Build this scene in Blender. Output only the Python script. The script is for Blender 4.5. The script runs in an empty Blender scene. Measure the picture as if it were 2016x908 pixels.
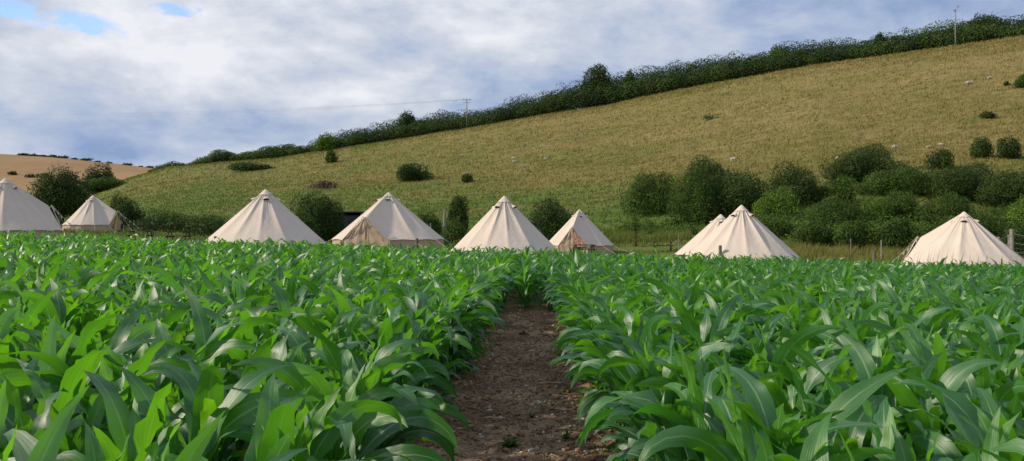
import bpy, math, random
import numpy as np
from mathutils import Vector

PI = math.pi
S = bpy.context.scene
COL = S.collection
F = 1552.0           # focal length in photo pixels (2016 px wide)
CZ = 1.75            # camera height above the path
HY = 454.0           # photo row of the eye-level horizon
RNG = np.random.default_rng(7)
random.seed(7)

# ------------------------------------------------------------------ helpers
def tag(o, label=None, cat=None, group=None, kind=None):
    if label: o['label'] = label
    if cat: o['category'] = cat
    if group: o['group'] = group
    if kind: o['kind'] = kind
    return o

def empty(name, loc=(0, 0, 0), rz=0.0, label=None, cat=None, group=None):
    o = bpy.data.objects.new(name, None)
    COL.objects.link(o)
    o.location = loc
    o.rotation_euler = (0, 0, rz)
    o.empty_display_size = 0.1
    return tag(o, label, cat, group)

def link_mesh(name, me, mat=None, parent=None, loc=None):
    o = bpy.data.objects.new(name, me)
    COL.objects.link(o)
    if mat is not None:
        me.materials.clear(); me.materials.append(mat)
    if parent is not None: o.parent = parent
    if loc is not None: o.location = loc
    return o

def np_mesh(name, V, faces, attrs=None, smooth=False):
    """faces: list of int arrays (m,k); attrs: dict name -> per-vertex floats"""
    me = bpy.data.meshes.new(name)
    V = np.asarray(V, dtype=np.float32)
    me.vertices.add(len(V)); me.vertices.foreach_set('co', V.ravel())
    faces = [np.asarray(f, dtype=np.int32) for f in faces if len(f)]
    loops = np.concatenate([f.ravel() for f in faces])
    tot = np.concatenate([np.full(len(f), f.shape[1], np.int32) for f in faces])
    start = np.concatenate([[0], np.cumsum(tot)[:-1]]).astype(np.int32)
    me.loops.add(len(loops)); me.loops.foreach_set('vertex_index', loops)
    me.polygons.add(len(tot))
    me.polygons.foreach_set('loop_start', start)
    if smooth: me.polygons.foreach_set('use_smooth', np.ones(len(tot), bool))
    me.update(calc_edges=True)
    for k, a in (attrs or {}).items():
        at = me.attributes.new(k, 'FLOAT', 'POINT')
        at.data.foreach_set('value', np.asarray(a, dtype=np.float32))
    me.validate()
    return me

def hash2(ix, iy, seed):
    n = (ix.astype(np.int64) * 374761393 + iy.astype(np.int64) * 668265263 + seed * 974711) & 0xffffffff
    n = ((n ^ (n >> 13)) * 1274126177) & 0xffffffff
    n = (n ^ (n >> 16)) & 0xffffffff
    return n.astype(np.float64) / 4294967295.0

def vnoise(x, y, seed=0):
    x = np.asarray(x, float); y = np.asarray(y, float)
    ix = np.floor(x); iy = np.floor(y)
    fx = x - ix; fy = y - iy
    fx = fx * fx * (3 - 2 * fx); fy = fy * fy * (3 - 2 * fy)
    a = hash2(ix, iy, seed); b = hash2(ix + 1, iy, seed)
    c = hash2(ix, iy + 1, seed); d = hash2(ix + 1, iy + 1, seed)
    return (a * (1 - fx) + b * fx) * (1 - fy) + (c * (1 - fx) + d * fx) * fy - 0.5

def fbm(x, y, seed=0, oct=4):
    s = 0; a = 1.0
    for i in range(oct):
        s = s + a * vnoise(x * 2 ** i, y * 2 ** i, seed + i * 17); a *= 0.5
    return s

class MB:
    """collects boxes, tubes and sheets into one mesh"""
    def __init__(s): s.v = []; s.f = []
    def add(s, vs, fs):
        b = len(s.v); s.v += [tuple(v) for v in vs]; s.f += [tuple(b + i for i in f) for f in fs]; return s
    def box(s, c, d, rot=None, bev=0.0):
        cx, cy, cz = c; hx, hy, hz = d[0] / 2, d[1] / 2, d[2] / 2
        pts = [Vector((x * hx, y * hy, z * hz)) for z in (-1, 1) for y in (-1, 1) for x in (-1, 1)]
        if rot is not None: pts = [rot @ p for p in pts]
        pts = [(p.x + cx, p.y + cy, p.z + cz) for p in pts]
        return s.add(pts, [(0, 2, 3, 1), (4, 5, 7, 6), (0, 1, 5, 4), (2, 6, 7, 3), (0, 4, 6, 2), (1, 3, 7, 5)])
    def tube(s, pts, radii, n=8, cap=True):
        pts = [Vector(p) for p in pts]; rings = []
        if not hasattr(radii, '__len__'): radii = [radii] * len(pts)
        for i, p in enumerate(pts):
            t = (pts[min(i + 1, len(pts) - 1)] - pts[max(i - 1, 0)]).normalized()
            up = Vector((0, 0, 1)) if abs(t.z) < 0.95 else Vector((1, 0, 0))
            a = t.cross(up).normalized(); b = t.cross(a)
            rings.append([p + (a * math.cos(2 * PI * k / n) + b * math.sin(2 * PI * k / n)) * radii[i] for k in range(n)])
        vs = [q for r in rings for q in r]; fs = []
        for i in range(len(pts) - 1):
            for k in range(n):
                fs.append((i * n + k, i * n + (k + 1) % n, (i + 1) * n + (k + 1) % n, (i + 1) * n + k))
        if cap:
            fs.append(tuple(range(n))[::-1]); fs.append(tuple((len(pts) - 1) * n + k for k in range(n)))
        return s.add(vs, fs)
    def build(s, name, mat, parent=None, smooth=False, loc=None):
        me = bpy.data.meshes.new(name); me.from_pydata(s.v, [], s.f); me.update()
        if smooth:
            for p in me.polygons: p.use_smooth = True
        return link_mesh(name, me, mat, parent, loc)

# ------------------------------------------------------------------ materials
def new_mat(name):
    m = bpy.data.materials.new(name); m.use_nodes = True
    nt = m.node_tree; nt.nodes.clear()
    return m, nt, nt.nodes, nt.links

def node(N, typ, **kw):
    n = N.new(typ)
    for k, v in kw.items():
        if k.startswith('i_'):
            n.inputs[k[2:].replace('_', ' ')].default_value = v
        else: setattr(n, k, v)
    return n

def ramp(N, stops, interp='LINEAR'):
    r = N.new('ShaderNodeValToRGB'); cr = r.color_ramp; cr.interpolation = interp
    while len(cr.elements) > 1: cr.elements.remove(cr.elements[0])
    cr.elements[0].position = stops[0][0]; cr.elements[0].color = (*stops[0][1], 1)
    for p, c in stops[1:]:
        e = cr.elements.new(p); e.color = (*c, 1)
    return r

def noise_node(N, L, scale, detail=4, rough=0.55, vec=None, stretch=None):
    n = node(N, 'ShaderNodeTexNoise'); n.inputs['Scale'].default_value = scale
    n.inputs['Detail'].default_value = detail; n.inputs['Roughness'].default_value = rough
    src = vec
    if stretch is not None:
        mp = node(N, 'ShaderNodeMapping'); mp.inputs['Scale'].default_value = stretch
        L.new(vec, mp.inputs['Vector']); src = mp.outputs['Vector']
    if src is not None: L.new(src, n.inputs['Vector'])
    return n

def mixc(N, L, fac, a, b, mode='MIX'):
    m = node(N, 'ShaderNodeMix', data_type='RGBA', blend_type=mode)
    for sock, v in ((m.inputs[0], fac), (m.inputs[6], a), (m.inputs[7], b)):
        if hasattr(v, 'is_output'): L.new(v, sock)
        elif isinstance(v, (tuple, list)): sock.default_value = (*v, 1) if len(v) == 3 else v
        else: sock.default_value = v
    return m.outputs[2]

def math_n(N, L, op, a, b=None, c=None, clamp=False):
    m = node(N, 'ShaderNodeMath', operation=op); m.use_clamp = clamp
    for i, v in enumerate((a, b, c)):
        if v is None: continue
        if hasattr(v, 'is_output'): L.new(v, m.inputs[i])
        else: m.inputs[i].default_value = v
    return m.outputs[0]

def simple_mat(name, col, rough=0.8, var=0.15, scale=8.0, bump=0.3, bscale=40.0, metallic=0.0, spec=0.3):
    m, nt, N, L = new_mat(name)
    out = node(N, 'ShaderNodeOutputMaterial'); p = node(N, 'ShaderNodeBsdfPrincipled')
    tc = node(N, 'ShaderNodeTexCoord')
    n = noise_node(N, L, scale, 5, 0.6, tc.outputs['Object'])
    dk = tuple(c * (1 - var * 2) for c in col); lt = tuple(min(1, c * (1 + var)) for c in col)
    r = ramp(N, [(0.3, dk), (0.7, lt)]); L.new(n.outputs['Fac'], r.inputs['Fac'])
    L.new(r.outputs['Color'], p.inputs['Base Color'])
    p.inputs['Roughness'].default_value = rough; p.inputs['Metallic'].default_value = metallic
    p.inputs['Specular IOR Level'].default_value = spec
    n2 = noise_node(N, L, bscale, 4, 0.6, tc.outputs['Object'])
    b = node(N, 'ShaderNodeBump'); b.inputs['Strength'].default_value = bump; b.inputs['Distance'].default_value = 0.01
    L.new(n2.outputs['Fac'], b.inputs['Height']); L.new(b.outputs['Normal'], p.inputs['Normal'])
    L.new(p.outputs['BSDF'], out.inputs['Surface'])
    return m

def leaf_mat(name, dark, light, trans, tfac=0.25, rough=0.5, spec=0.3):
    """small foliage: colour runs from dark to light with the per-leaf attribute 'var'"""
    spec = 0.12; rough = 0.65
    m, nt, N, L = new_mat(name)
    out = node(N, 'ShaderNodeOutputMaterial'); p = node(N, 'ShaderNodeBsdfPrincipled')
    at = node(N, 'ShaderNodeAttribute', attribute_name='var')
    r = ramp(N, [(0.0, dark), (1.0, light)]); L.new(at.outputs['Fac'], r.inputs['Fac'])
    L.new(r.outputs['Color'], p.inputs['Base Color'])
    p.inputs['Roughness'].default_value = rough; p.inputs['Specular IOR Level'].default_value = spec
    t = node(N, 'ShaderNodeBsdfTranslucent')
    tr = mixc(N, L, at.outputs['Fac'], tuple(c * 0.6 for c in trans), trans)
    L.new(tr, t.inputs['Color'])
    mx = node(N, 'ShaderNodeMixShader'); mx.inputs[0].default_value = tfac
    L.new(p.outputs['BSDF'], mx.inputs[1]); L.new(t.outputs['BSDF'], mx.inputs[2])
    L.new(mx.outputs['Shader'], out.inputs['Surface'])
    return m

def maize_mat():
    m, nt, N, L = new_mat('maize_leaf')
    out = node(N, 'ShaderNodeOutputMaterial'); p = node(N, 'ShaderNodeBsdfPrincipled')
    var = node(N, 'ShaderNodeAttribute', attribute_name='var').outputs['Fac']
    ua = node(N, 'ShaderNodeAttribute', attribute_name='across').outputs['Fac']   # -1..1 over the blade
    ta = node(N, 'ShaderNodeAttribute', attribute_name='along').outputs['Fac']
    tc = node(N, 'ShaderNodeTexCoord')
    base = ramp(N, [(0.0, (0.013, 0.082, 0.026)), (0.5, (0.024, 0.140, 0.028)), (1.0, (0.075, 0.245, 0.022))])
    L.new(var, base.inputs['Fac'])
    n = noise_node(N, L, 9, 4, 0.6, tc.outputs['Object'])
    c1 = mixc(N, L, math_n(N, L, 'MULTIPLY', n.outputs['Fac'], 0.35), base.outputs['Color'], (0.05, 0.12, 0.05))
    # parallel veins
    cx = node(N, 'ShaderNodeCombineXYZ'); L.new(math_n(N, L, 'MULTIPLY', ua, 14.0), cx.inputs[0]); L.new(math_n(N, L, 'MULTIPLY', ta, 1.5), cx.inputs[1]); L.new(math_n(N, L, 'MULTIPLY', var, 30.0), cx.inputs[2])
    vn = noise_node(N, L, 1.0, 2, 0.6, cx.outputs[0])
    c2 = mixc(N, L, 1.0, c1, ramp_out(N, L, vn.outputs['Fac'], [(0.32, (0.68, 0.72, 0.72)), (0.68, (1.3, 1.22, 1.25))]), 'MULTIPLY')
    # pale midrib
    rib = math_n(N, L, 'SUBTRACT', 1.0, math_n(N, L, 'MULTIPLY', math_n(N, L, 'ABSOLUTE', ua), 9.0), clamp=True)
    rib = math_n(N, L, 'MULTIPLY', rib, math_n(N, L, 'SUBTRACT', 1.15, ta, clamp=True))
    c3 = mixc(N, L, math_n(N, L, 'MULTIPLY', rib, 1.0, clamp=True), c2, (0.42, 0.58, 0.34))
    # dry tips on the older leaves
    tip = math_n(N, L, 'MULTIPLY', ramp_out(N, L, math_n(N, L, 'ADD', math_n(N, L, 'MULTIPLY', ta, 0.9), math_n(N, L, 'MULTIPLY', n.outputs['Fac'], 0.16)), [(0.965, (0, 0, 0)), (1.0, (1, 1, 1))]), ramp_out(N, L, var, [(0.10, (1, 1, 1)), (0.2, (0, 0, 0))]))
    c3 = mixc(N, L, tip, c3, (0.26, 0.20, 0.07))
    L.new(c3, p.inputs['Base Color'])
    p.inputs['Roughness'].default_value = 0.44
    p.inputs['Specular IOR Level'].default_value = 0.85
    p.inputs['Coat Weight'].default_value = 0.10; p.inputs['Coat Roughness'].default_value = 0.4
    b = node(N, 'ShaderNodeBump'); b.inputs['Strength'].default_value = 0.45; b.inputs['Distance'].default_value = 0.004
    L.new(vn.outputs['Fac'], b.inputs['Height']); L.new(b.outputs['Normal'], p.inputs['Normal'])
    t = node(N, 'ShaderNodeBsdfTranslucent')
    tr = ramp(N, [(0.0, (0.05, 0.28, 0.012)), (1.0, (0.24, 0.64, 0.012))]); L.new(var, tr.inputs['Fac'])
    L.new(mixc(N, L, 1.0, tr.outputs['Color'], ramp_out(N, L, vn.outputs['Fac'], [(0.3, (0.85, 0.85, 0.85)), (0.7, (1.1, 1.1, 1.1))]), 'MULTIPLY'), t.inputs['Color'])
    mx = node(N, 'ShaderNodeMixShader'); mx.inputs[0].default_value = 0.38
    L.new(p.outputs['BSDF'], mx.inputs[1]); L.new(t.outputs['BSDF'], mx.inputs[2])
    L.new(mx.outputs['Shader'], out.inputs['Surface'])
    return m

def ramp_out(N, L, fac, stops):
    r = ramp(N, stops); L.new(fac, r.inputs['Fac']); return r.outputs['Color']

def grass_colour(N, L, tc):
    """pasture colour from world position and the 'dry' attribute (how hay-like the sward is)"""
    dry = node(N, 'ShaderNodeAttribute', attribute_name='dry').outputs['Fac']
    n1 = noise_node(N, L, 0.045, 6, 0.7, tc, (0.7, 1.0, 2.4))
    n2 = noise_node(N, L, 0.45, 5, 0.7, tc, (0.5, 1.0, 1.6))
    n3 = noise_node(N, L, 2.6, 4, 0.75, tc, (0.6, 1.0, 1.6))
    f = math_n(N, L, 'ADD', dry, math_n(N, L, 'MULTIPLY', math_n(N, L, 'SUBTRACT', n1.outputs['Fac'], 0.5), 1.7))
    f = math_n(N, L, 'ADD', f, math_n(N, L, 'MULTIPLY', math_n(N, L, 'SUBTRACT', n2.outputs['Fac'], 0.5), 0.9), clamp=True)
    c = ramp_out(N, L, f, [(0.0, (0.110, 0.168, 0.036)), (0.28, (0.155, 0.172, 0.046)), (0.6, (0.195, 0.172, 0.054)), (1.0, (0.255, 0.206, 0.082))])
    mp = node(N, 'ShaderNodeMapping'); mp.inputs['Scale'].default_value = (0.10, 0.55, 0.9); mp.inputs['Rotation'].default_value = (0, 0, math.radians(-14)); L.new(tc, mp.inputs['Vector'])
    n4 = noise_node(N, L, 1.0, 5, 0.65, mp.outputs['Vector'])
    c = mixc(N, L, 1.0, c, ramp_out(N, L, n4.outputs['Fac'], [(0.30, (0.58, 0.70, 0.60)), (0.46, (1.0, 1.0, 1.0)), (0.60, (1.0, 1.0, 1.0)), (0.74, (1.16, 1.10, 1.12))]), 'MULTIPLY')
    k = math_n(N, L, 'ADD', math_n(N, L, 'MULTIPLY', n3.outputs['Fac'], 0.65), math_n(N, L, 'MULTIPLY', n2.outputs['Fac'], 0.5))
    c = mixc(N, L, 1.0, c, ramp_out(N, L, k, [(0.36, (0.66, 0.70, 0.64)), (0.56, (1.0, 1.0, 1.0)), (0.78, (1.22, 1.19, 1.19))]), 'MULTIPLY')
    return c, n2.outputs['Fac'], n3.outputs['Fac']

def pasture_mat():
    m, nt, N, L = new_mat('pasture')
    out = node(N, 'ShaderNodeOutputMaterial'); p = node(N, 'ShaderNodeBsdfPrincipled')
    geo = node(N, 'ShaderNodeNewGeometry')
    c, a, b_ = grass_colour(N, L, geo.outputs['Position'])
    L.new(c, p.inputs['Base Color']); p.inputs['Roughness'].default_value = 0.95; p.inputs['Specular IOR Level'].default_value = 0.1
    h = math_n(N, L, 'ADD', math_n(N, L, 'MULTIPLY', a, 1.4), math_n(N, L, 'MULTIPLY', b_, 0.7))
    b = node(N, 'ShaderNodeBump'); b.inputs['Strength'].default_value = 0.9; b.inputs['Distance'].default_value = 0.7
    L.new(h, b.inputs['Height']); L.new(b.outputs['Normal'], p.inputs['Normal'])
    L.new(p.outputs['BSDF'], out.inputs['Surface'])
    return m

def blade_mat():
    m, nt, N, L = new_mat('grass_blades')
    out = node(N, 'ShaderNodeOutputMaterial'); p = node(N, 'ShaderNodeBsdfPrincipled')
    geo = node(N, 'ShaderNodeNewGeometry')
    c, a, b_ = grass_colour(N, L, geo.outputs['Position'])
    var = node(N, 'ShaderNodeAttribute', attribute_name='var').outputs['Fac']
    c = mixc(N, L, 1.0, c, ramp_out(N, L, var, [(0.0, (0.88, 0.90, 0.88)), (1.0, (1.22, 1.18, 1.15))]), 'MULTIPLY')
    L.new(c, p.inputs['Base Color']); p.inputs['Roughness'].default_value = 0.9; p.inputs['Specular IOR Level'].default_value = 0.1
    t = node(N, 'ShaderNodeBsdfTranslucent'); L.new(c, t.inputs['Color'])
    mx = node(N, 'ShaderNodeMixShader'); mx.inputs[0].default_value = 0.3
    L.new(p.outputs['BSDF'], mx.inputs[1]); L.new(t.outputs['BSDF'], mx.inputs[2])
    L.new(mx.outputs['Shader'], out.inputs['Surface'])
    return m

def soil_mat():
    m, nt, N, L = new_mat('soil')
    out = node(N, 'ShaderNodeOutputMaterial'); p = node(N, 'ShaderNodeBsdfPrincipled')
    geo = node(N, 'ShaderNodeNewGeometry'); P = geo.outputs['Position']
    n1 = noise_node(N, L, 1.1, 5, 0.6, P); n2 = noise_node(N, L, 16, 6, 0.75, P); n3 = noise_node(N, L, 70, 4, 0.7, P)
    k = math_n(N, L, 'ADD', math_n(N, L, 'MULTIPLY', n1.outputs['Fac'], 0.55), math_n(N, L, 'MULTIPLY', n2.outputs['Fac'], 0.5))
    c = ramp_out(N, L, k, [(0.38, (0.085, 0.054, 0.035)), (0.50, (0.245, 0.155, 0.094)), (0.62, (0.46, 0.305, 0.19))])
    v = node(N, 'ShaderNodeTexVoronoi'); v.inputs['Scale'].default_value = 34; L.new(P, v.inputs['Vector'])
    spk = ramp_out(N, L, v.outputs['Distance'], [(0.10, (1, 1, 1)), (0.18, (0, 0, 0))])
    sel = ramp_out(N, L, math_n(N, L, 'MULTIPLY', node_sep(N, L, v.outputs['Color']), 1.0), [(0.80, (0, 0, 0)), (0.84, (1, 1, 1))])
    fac = math_n(N, L, 'MULTIPLY', spk, sel)
    c = mixc(N, L, fac, c, (0.36, 0.28, 0.21))
    L.new(c, p.inputs['Base Color']); p.inputs['Roughness'].default_value = 0.95; p.inputs['Specular IOR Level'].default_value = 0.15
    h = math_n(N, L, 'ADD', n2.outputs['Fac'], math_n(N, L, 'MULTIPLY', n3.outputs['Fac'], 0.4))
    b = node(N, 'ShaderNodeBump'); b.inputs['Strength'].default_value = 1.0; b.inputs['Distance'].default_value = 0.05
    L.new(h, b.inputs['Height']); L.new(b.outputs['Normal'], p.inputs['Normal'])
    L.new(p.outputs['BSDF'], out.inputs['Surface'])
    return m

def node_sep(N, L, col):
    s = node(N, 'ShaderNodeSeparateColor'); L.new(col, s.inputs[0]); return s.outputs[0]

def stubble_mat():
    m, nt, N, L = new_mat('ripe_field')
    out = node(N, 'ShaderNodeOutputMaterial'); p = node(N, 'ShaderNodeBsdfPrincipled')
    geo = node(N, 'ShaderNodeNewGeometry'); P = geo.outputs['Position']
    n1 = noise_node(N, L, 0.02, 4, 0.6, P, (1, 1, 3)); n2 = noise_node(N, L, 0.5, 4, 0.7, P, (0.3, 1, 1))
    k = math_n(N, L, 'ADD', math_n(N, L, 'MULTIPLY', n1.outputs['Fac'], 0.6), math_n(N, L, 'MULTIPLY', n2.outputs['Fac'], 0.4))
    c = ramp_out(N, L, k, [(0.3, (0.21, 0.135, 0.068)), (0.7, (0.32, 0.215, 0.115))])
    L.new(c, p.inputs['Base Color']); p.inputs['Roughness'].default_value = 0.95; p.inputs['Specular IOR Level'].default_value = 0.1
    L.new(p.outputs['BSDF'], out.inputs['Surface'])
    return m

def canvas_mat(name, col, tfac=0.12):
    m, nt, N, L = new_mat(name)
    out = node(N, 'ShaderNodeOutputMaterial'); p = node(N, 'ShaderNodeBsdfPrincipled')
    tc = node(N, 'ShaderNodeTexCoord')
    n = noise_node(N, L, 1.6, 5, 0.65, tc.outputs['Object'], (1, 1, 0.4))
    c = ramp_out(N, L, n.outputs['Fac'], [(0.3, tuple(x * 0.90 for x in col)), (0.65, col)])
    L.new(c, p.inputs['Base Color']); p.inputs['Roughness'].default_value = 0.9; p.inputs['Specular IOR Level'].default_value = 0.15
    n2 = noise_node(N, L, 3.5, 4, 0.6, tc.outputs['Object'], (1, 1, 0.35))
    b = node(N, 'ShaderNodeBump'); b.inputs['Strength'].default_value = 0.5; b.inputs['Distance'].default_value = 0.05
    L.new(n2.outputs['Fac'], b.inputs['Height']); L.new(b.outputs['Normal'], p.inputs['Normal'])
    t = node(N, 'ShaderNodeBsdfTranslucent'); L.new(c, t.inputs['Color'])
    mx = node(N, 'ShaderNodeMixShader'); mx.inputs[0].default_value = tfac
    L.new(p.outputs['BSDF'], mx.inputs[1]); L.new(t.outputs['BSDF'], mx.inputs[2])
    L.new(mx.outputs['Shader'], out.inputs['Surface'])
    return m

M = dict(
    maize=maize_mat(),
    stalk=simple_mat('maize_stalk', (0.10, 0.16, 0.05), 0.6, 0.25, 12, 0.3),
    soil=soil_mat(), pasture=pasture_mat(), blades=blade_mat(), field=stubble_mat(),
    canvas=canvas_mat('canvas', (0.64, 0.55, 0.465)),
    canvas_shaded=canvas_mat('canvas_shaded', (0.56, 0.42, 0.30), 0.2),  # same cream canvas, browned: shade below the canopy put into the colour
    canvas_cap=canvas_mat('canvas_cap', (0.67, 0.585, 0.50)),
    rope=simple_mat('rope', (0.62, 0.58, 0.45), 0.9, 0.1),
    dark=simple_mat('dark_mesh', (0.03, 0.025, 0.02), 0.9, 0.2),
    peg=simple_mat('peg_metal', (0.35, 0.35, 0.36), 0.4, 0.1, metallic=0.8),
    yellow=simple_mat('yellow_lining', (0.62, 0.36, 0.05), 0.8, 0.1),
    curtain=simple_mat('patterned_curtain', (0.50, 0.28, 0.20), 0.9, 0.42, 9, 0.2),
    flag=simple_mat('bunting_cloth', (0.74, 0.68, 0.66), 0.9, 0.15, 5),
    wood=simple_mat('weathered_wood', (0.085, 0.062, 0.048), 0.85, 0.3, 14, 0.5),
    post=simple_mat('post_wood', (0.16, 0.135, 0.11), 0.9, 0.3, 10, 0.6),
    pale=simple_mat('pale_wood', (0.25, 0.235, 0.20), 0.9, 0.25, 10, 0.5),
    pole=simple_mat('pole_wood', (0.24, 0.22, 0.20), 0.85, 0.2, 1.5, 0.5),
    metal=simple_mat('grey_metal', (0.30, 0.31, 0.33), 0.5, 0.1, metallic=0.5),
    wire=simple_mat('wire', (0.10, 0.11, 0.13), 0.6, 0.1),
    shed=simple_mat('shed_boards', (0.055, 0.065, 0.056), 0.85, 0.25, 4, 0.4),
    shedroof=simple_mat('shed_roof', (0.05, 0.05, 0.052), 0.7, 0.2, 3, 0.4),
    wool=simple_mat('wool', (0.50, 0.45, 0.37), 0.95, 0.12, 12, 0.6),
    sheepface=simple_mat('sheep_face', (0.62, 0.55, 0.46), 0.9, 0.1),
    bird=simple_mat('feathers', (0.02, 0.02, 0.022), 0.7, 0.1),
    stone=simple_mat('flint', (0.50, 0.44, 0.38), 0.8, 0.25, 20, 0.5),
    clod=simple_mat('clods', (0.25, 0.155, 0.094), 0.95, 0.35, 30, 0.8),
    straw=simple_mat('straw', (0.38, 0.30, 0.20), 0.9, 0.25, 20, 0.3),
    bark=simple_mat('bark', (0.09, 0.07, 0.05), 0.9, 0.3, 8, 0.7),
    leaf_dark=leaf_mat('leaf_dark', (0.010, 0.022, 0.009), (0.066, 0.112, 0.020), (0.09, 0.17, 0.03), 0.14),
    leaf_mid=leaf_mat('leaf_mid', (0.013, 0.030, 0.010), (0.092, 0.158, 0.024), (0.13, 0.26, 0.03), 0.17),
    leaf_bright=leaf_mat('leaf_bright', (0.026, 0.058, 0.013), (0.150, 0.245, 0.030), (0.20, 0.38, 0.035), 0.22),
    leaf_brown=leaf_mat('leaf_brown', (0.06, 0.045, 0.035), (0.17, 0.125, 0.095), (0.15, 0.10, 0.07), 0.2),
    weed=leaf_mat('weed_leaf', (0.02, 0.06, 0.012), (0.06, 0.14, 0.02), (0.1, 0.25, 0.02), 0.3),
)

# ------------------------------------------------------------------ terrain
def sstep(a, b, x):
    t = np.clip((x - a) / (b - a), 0, 1); return t * t * (3 - 2 * t)

RP = [(-1500, 440), (-300, 436), (0, 425), (120, 402), (180, 377), (260, 349), (330, 330), (450, 319), (540, 312), (620, 299), (700, 287), (800, 272), (900, 256), (1000, 238), (1100, 221), (1200, 205), (1300, 184), (1400, 164), (1600, 127), (1750, 107), (1880, 89), (2016, 70), (2600, 0), (3600, -20)]
DP = [(-1500, 330), (0, 330), (300, 320), (620, 300), (918, 280), (1443, 240), (1880, 196), (2016, 190), (2600, 180), (3600, 170)]
FP = [(-1500, 95), (0, 92), (500, 76), (1000, 60), (1300, 50), (1600, 38), (3600, 38)]
CP = [(-1500, 270), (-300, 294), (0, 303), (100, 309), (200, 319), (300, 331), (450, 345), (700, 400), (3600, 430)]
def tab(T, px): return np.interp(px, [a for a, b in T], [b for a, b in T])
FAR = 600.0
def G0(x, y):
    base = np.interp(y, [-60, 0, 8, 18, 30.5, 34.0, 60, 4000], [0.1, 0.0, -0.04, -0.10, 0.03, 0.22, 0.20, 0.2])
    k = np.interp(y, [0, 30, 34], [0.026, 0.031, 0.036])
    return base - k * np.clip(x, -46, 32)
def H(x, y, detail=True):
    x = np.asarray(x, float); y = np.asarray(y, float)
    yy = np.maximum(y, 5.0); px = 1008 + F * np.clip(x / yy, -1.6, 1.6)
    z0 = G0(x, y)
    D = tab(DP, px); zr = CZ + (HY - tab(RP, px)) / F * D
    df = tab(FP, px); zc = CZ + (HY - tab(CP, px)) / F * FAR
    t = np.clip((y - df) / (D - df), 0, 1)
    z = z0 + (zr - z0) * t ** 1.5
    s1 = np.clip((y - D) / 50, 0, 1); z = z - 4.0 * s1
    s2 = np.clip((y - D - 50) / (FAR - D - 50), 0, 1)
    z = z + (zc - (zr - 4.0)) * s2
    s3 = np.clip((y - FAR) / 2400, 0, 1); z = z - 40 * s3 ** 0.7
    if detail:
        am = sstep(34, 75, y) * (1 - 0.7 * sstep(D - 25, D - 3, y))
        z = z + am * (0.9 * fbm(x / 26, y / 26, 3, 3) + 0.30 * fbm(x / 4.5, y / 2.2, 9, 3) + 0.40 * fbm(x / 16, y / 2.3, 14, 2) * (1 - sstep(110, 150, y)))
        z = z + sstep(33.0, 37, y) * 0.06 * fbm(x / 1.3, y / 1.0, 21, 2)
        z = z + (1 - sstep(28, 33, y)) * 0.05 * fbm(x / 0.30, y / 0.30, 5, 4) * sstep(-4, 1, y)
    return z
def h1(x, y): return float(H(np.array([x]), np.array([y]))[0])

def hit(px, py, dmin=34.5, dmax=640):
    d = np.linspace(dmin, dmax, 4000)
    u = (px - 1008) / F; z = CZ + (HY - py) / F * d
    g = H(u * d, d)
    k = np.nonzero(z <= g)[0]
    i = int(k[0]) if len(k) else len(d) - 1
    return float(u * d[i]), float(d[i]), float(g[i])

us = np.concatenate([np.linspace(-1.6, -0.74, 36)[:-1], np.linspace(-0.74, 0.74, 430), np.linspace(0.74, 1.6, 36)[1:]])
def sheet(name, ds, mat, skew=None):
    U, Dd = np.meshgrid(us, ds)
    return grid_mesh(name, U * Dd, Dd, mat)
def grid_mesh(name, X, Y, mat):
    Z = H(X, Y)
    V = np.stack([X, Y, Z], -1).reshape(-1, 3)
    r, c = X.shape
    i = np.arange(r * c).reshape(r, c)
    q = np.stack([i[:-1, :-1], i[:-1, 1:], i[1:, 1:], i[1:, :-1]], -1).reshape(-1, 4)
    px = 1008 + F * X / np.maximum(Y, 5); z = Z
    me = np_mesh(name, V, [q], {'dry': dryness(X, Y, Z).ravel()}, smooth=True)
    o = link_mesh(name, me, mat); o['kind'] = 'structure'
    return o
def dryness(X, Y, Z):
    rise = Z - G0(X, Y)
    side = np.interp(1008 + F * X / np.maximum(Y, 5), [0, 400, 700, 1000, 1500, 2016], [0.28, 0.32, 0.44, 0.56, 0.66, 0.74])
    d = 0.05 + side * sstep(2.5, 15, rise) + 0.10 * sstep(15, 40, rise)
    # a lush green hollow on the slope
    lush = np.exp(-(((X + 6) / 9) ** 2 + ((Y - 88) / 10) ** 2))
    d = d - 0.35 * lush
    d = d + 0.38 * sstep(36, 42, Y) * (1 - sstep(50, 60, Y)) * sstep(2, 12, X)
    return np.clip(d, 0, 1)

sheet('ground', np.concatenate([np.linspace(34, 62, 60)]), M['pasture'])
sheet('hill', np.concatenate([np.linspace(62, 345, 270)]), M['pasture'])
_far = sheet('far_hill', np.concatenate([np.linspace(345, 600, 26), np.geomspace(620, 4000, 10)]), M['field'])
# the maize field's soil, one sheet down to behind the camera (fine near the path)
xs = np.sort(np.unique(np.concatenate([us * 34, np.linspace(-2.2, 2.2, 190)])))
ys = np.concatenate([np.array([-300, -150, -80, -40, -20, -10]), np.linspace(-5, 2, 12), np.linspace(2.2, 22, 420), np.linspace(22.4, 34, 26)])
X, Y = np.meshgrid(xs, ys)
grid_mesh('soil', X, Y, M['soil'])

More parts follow.
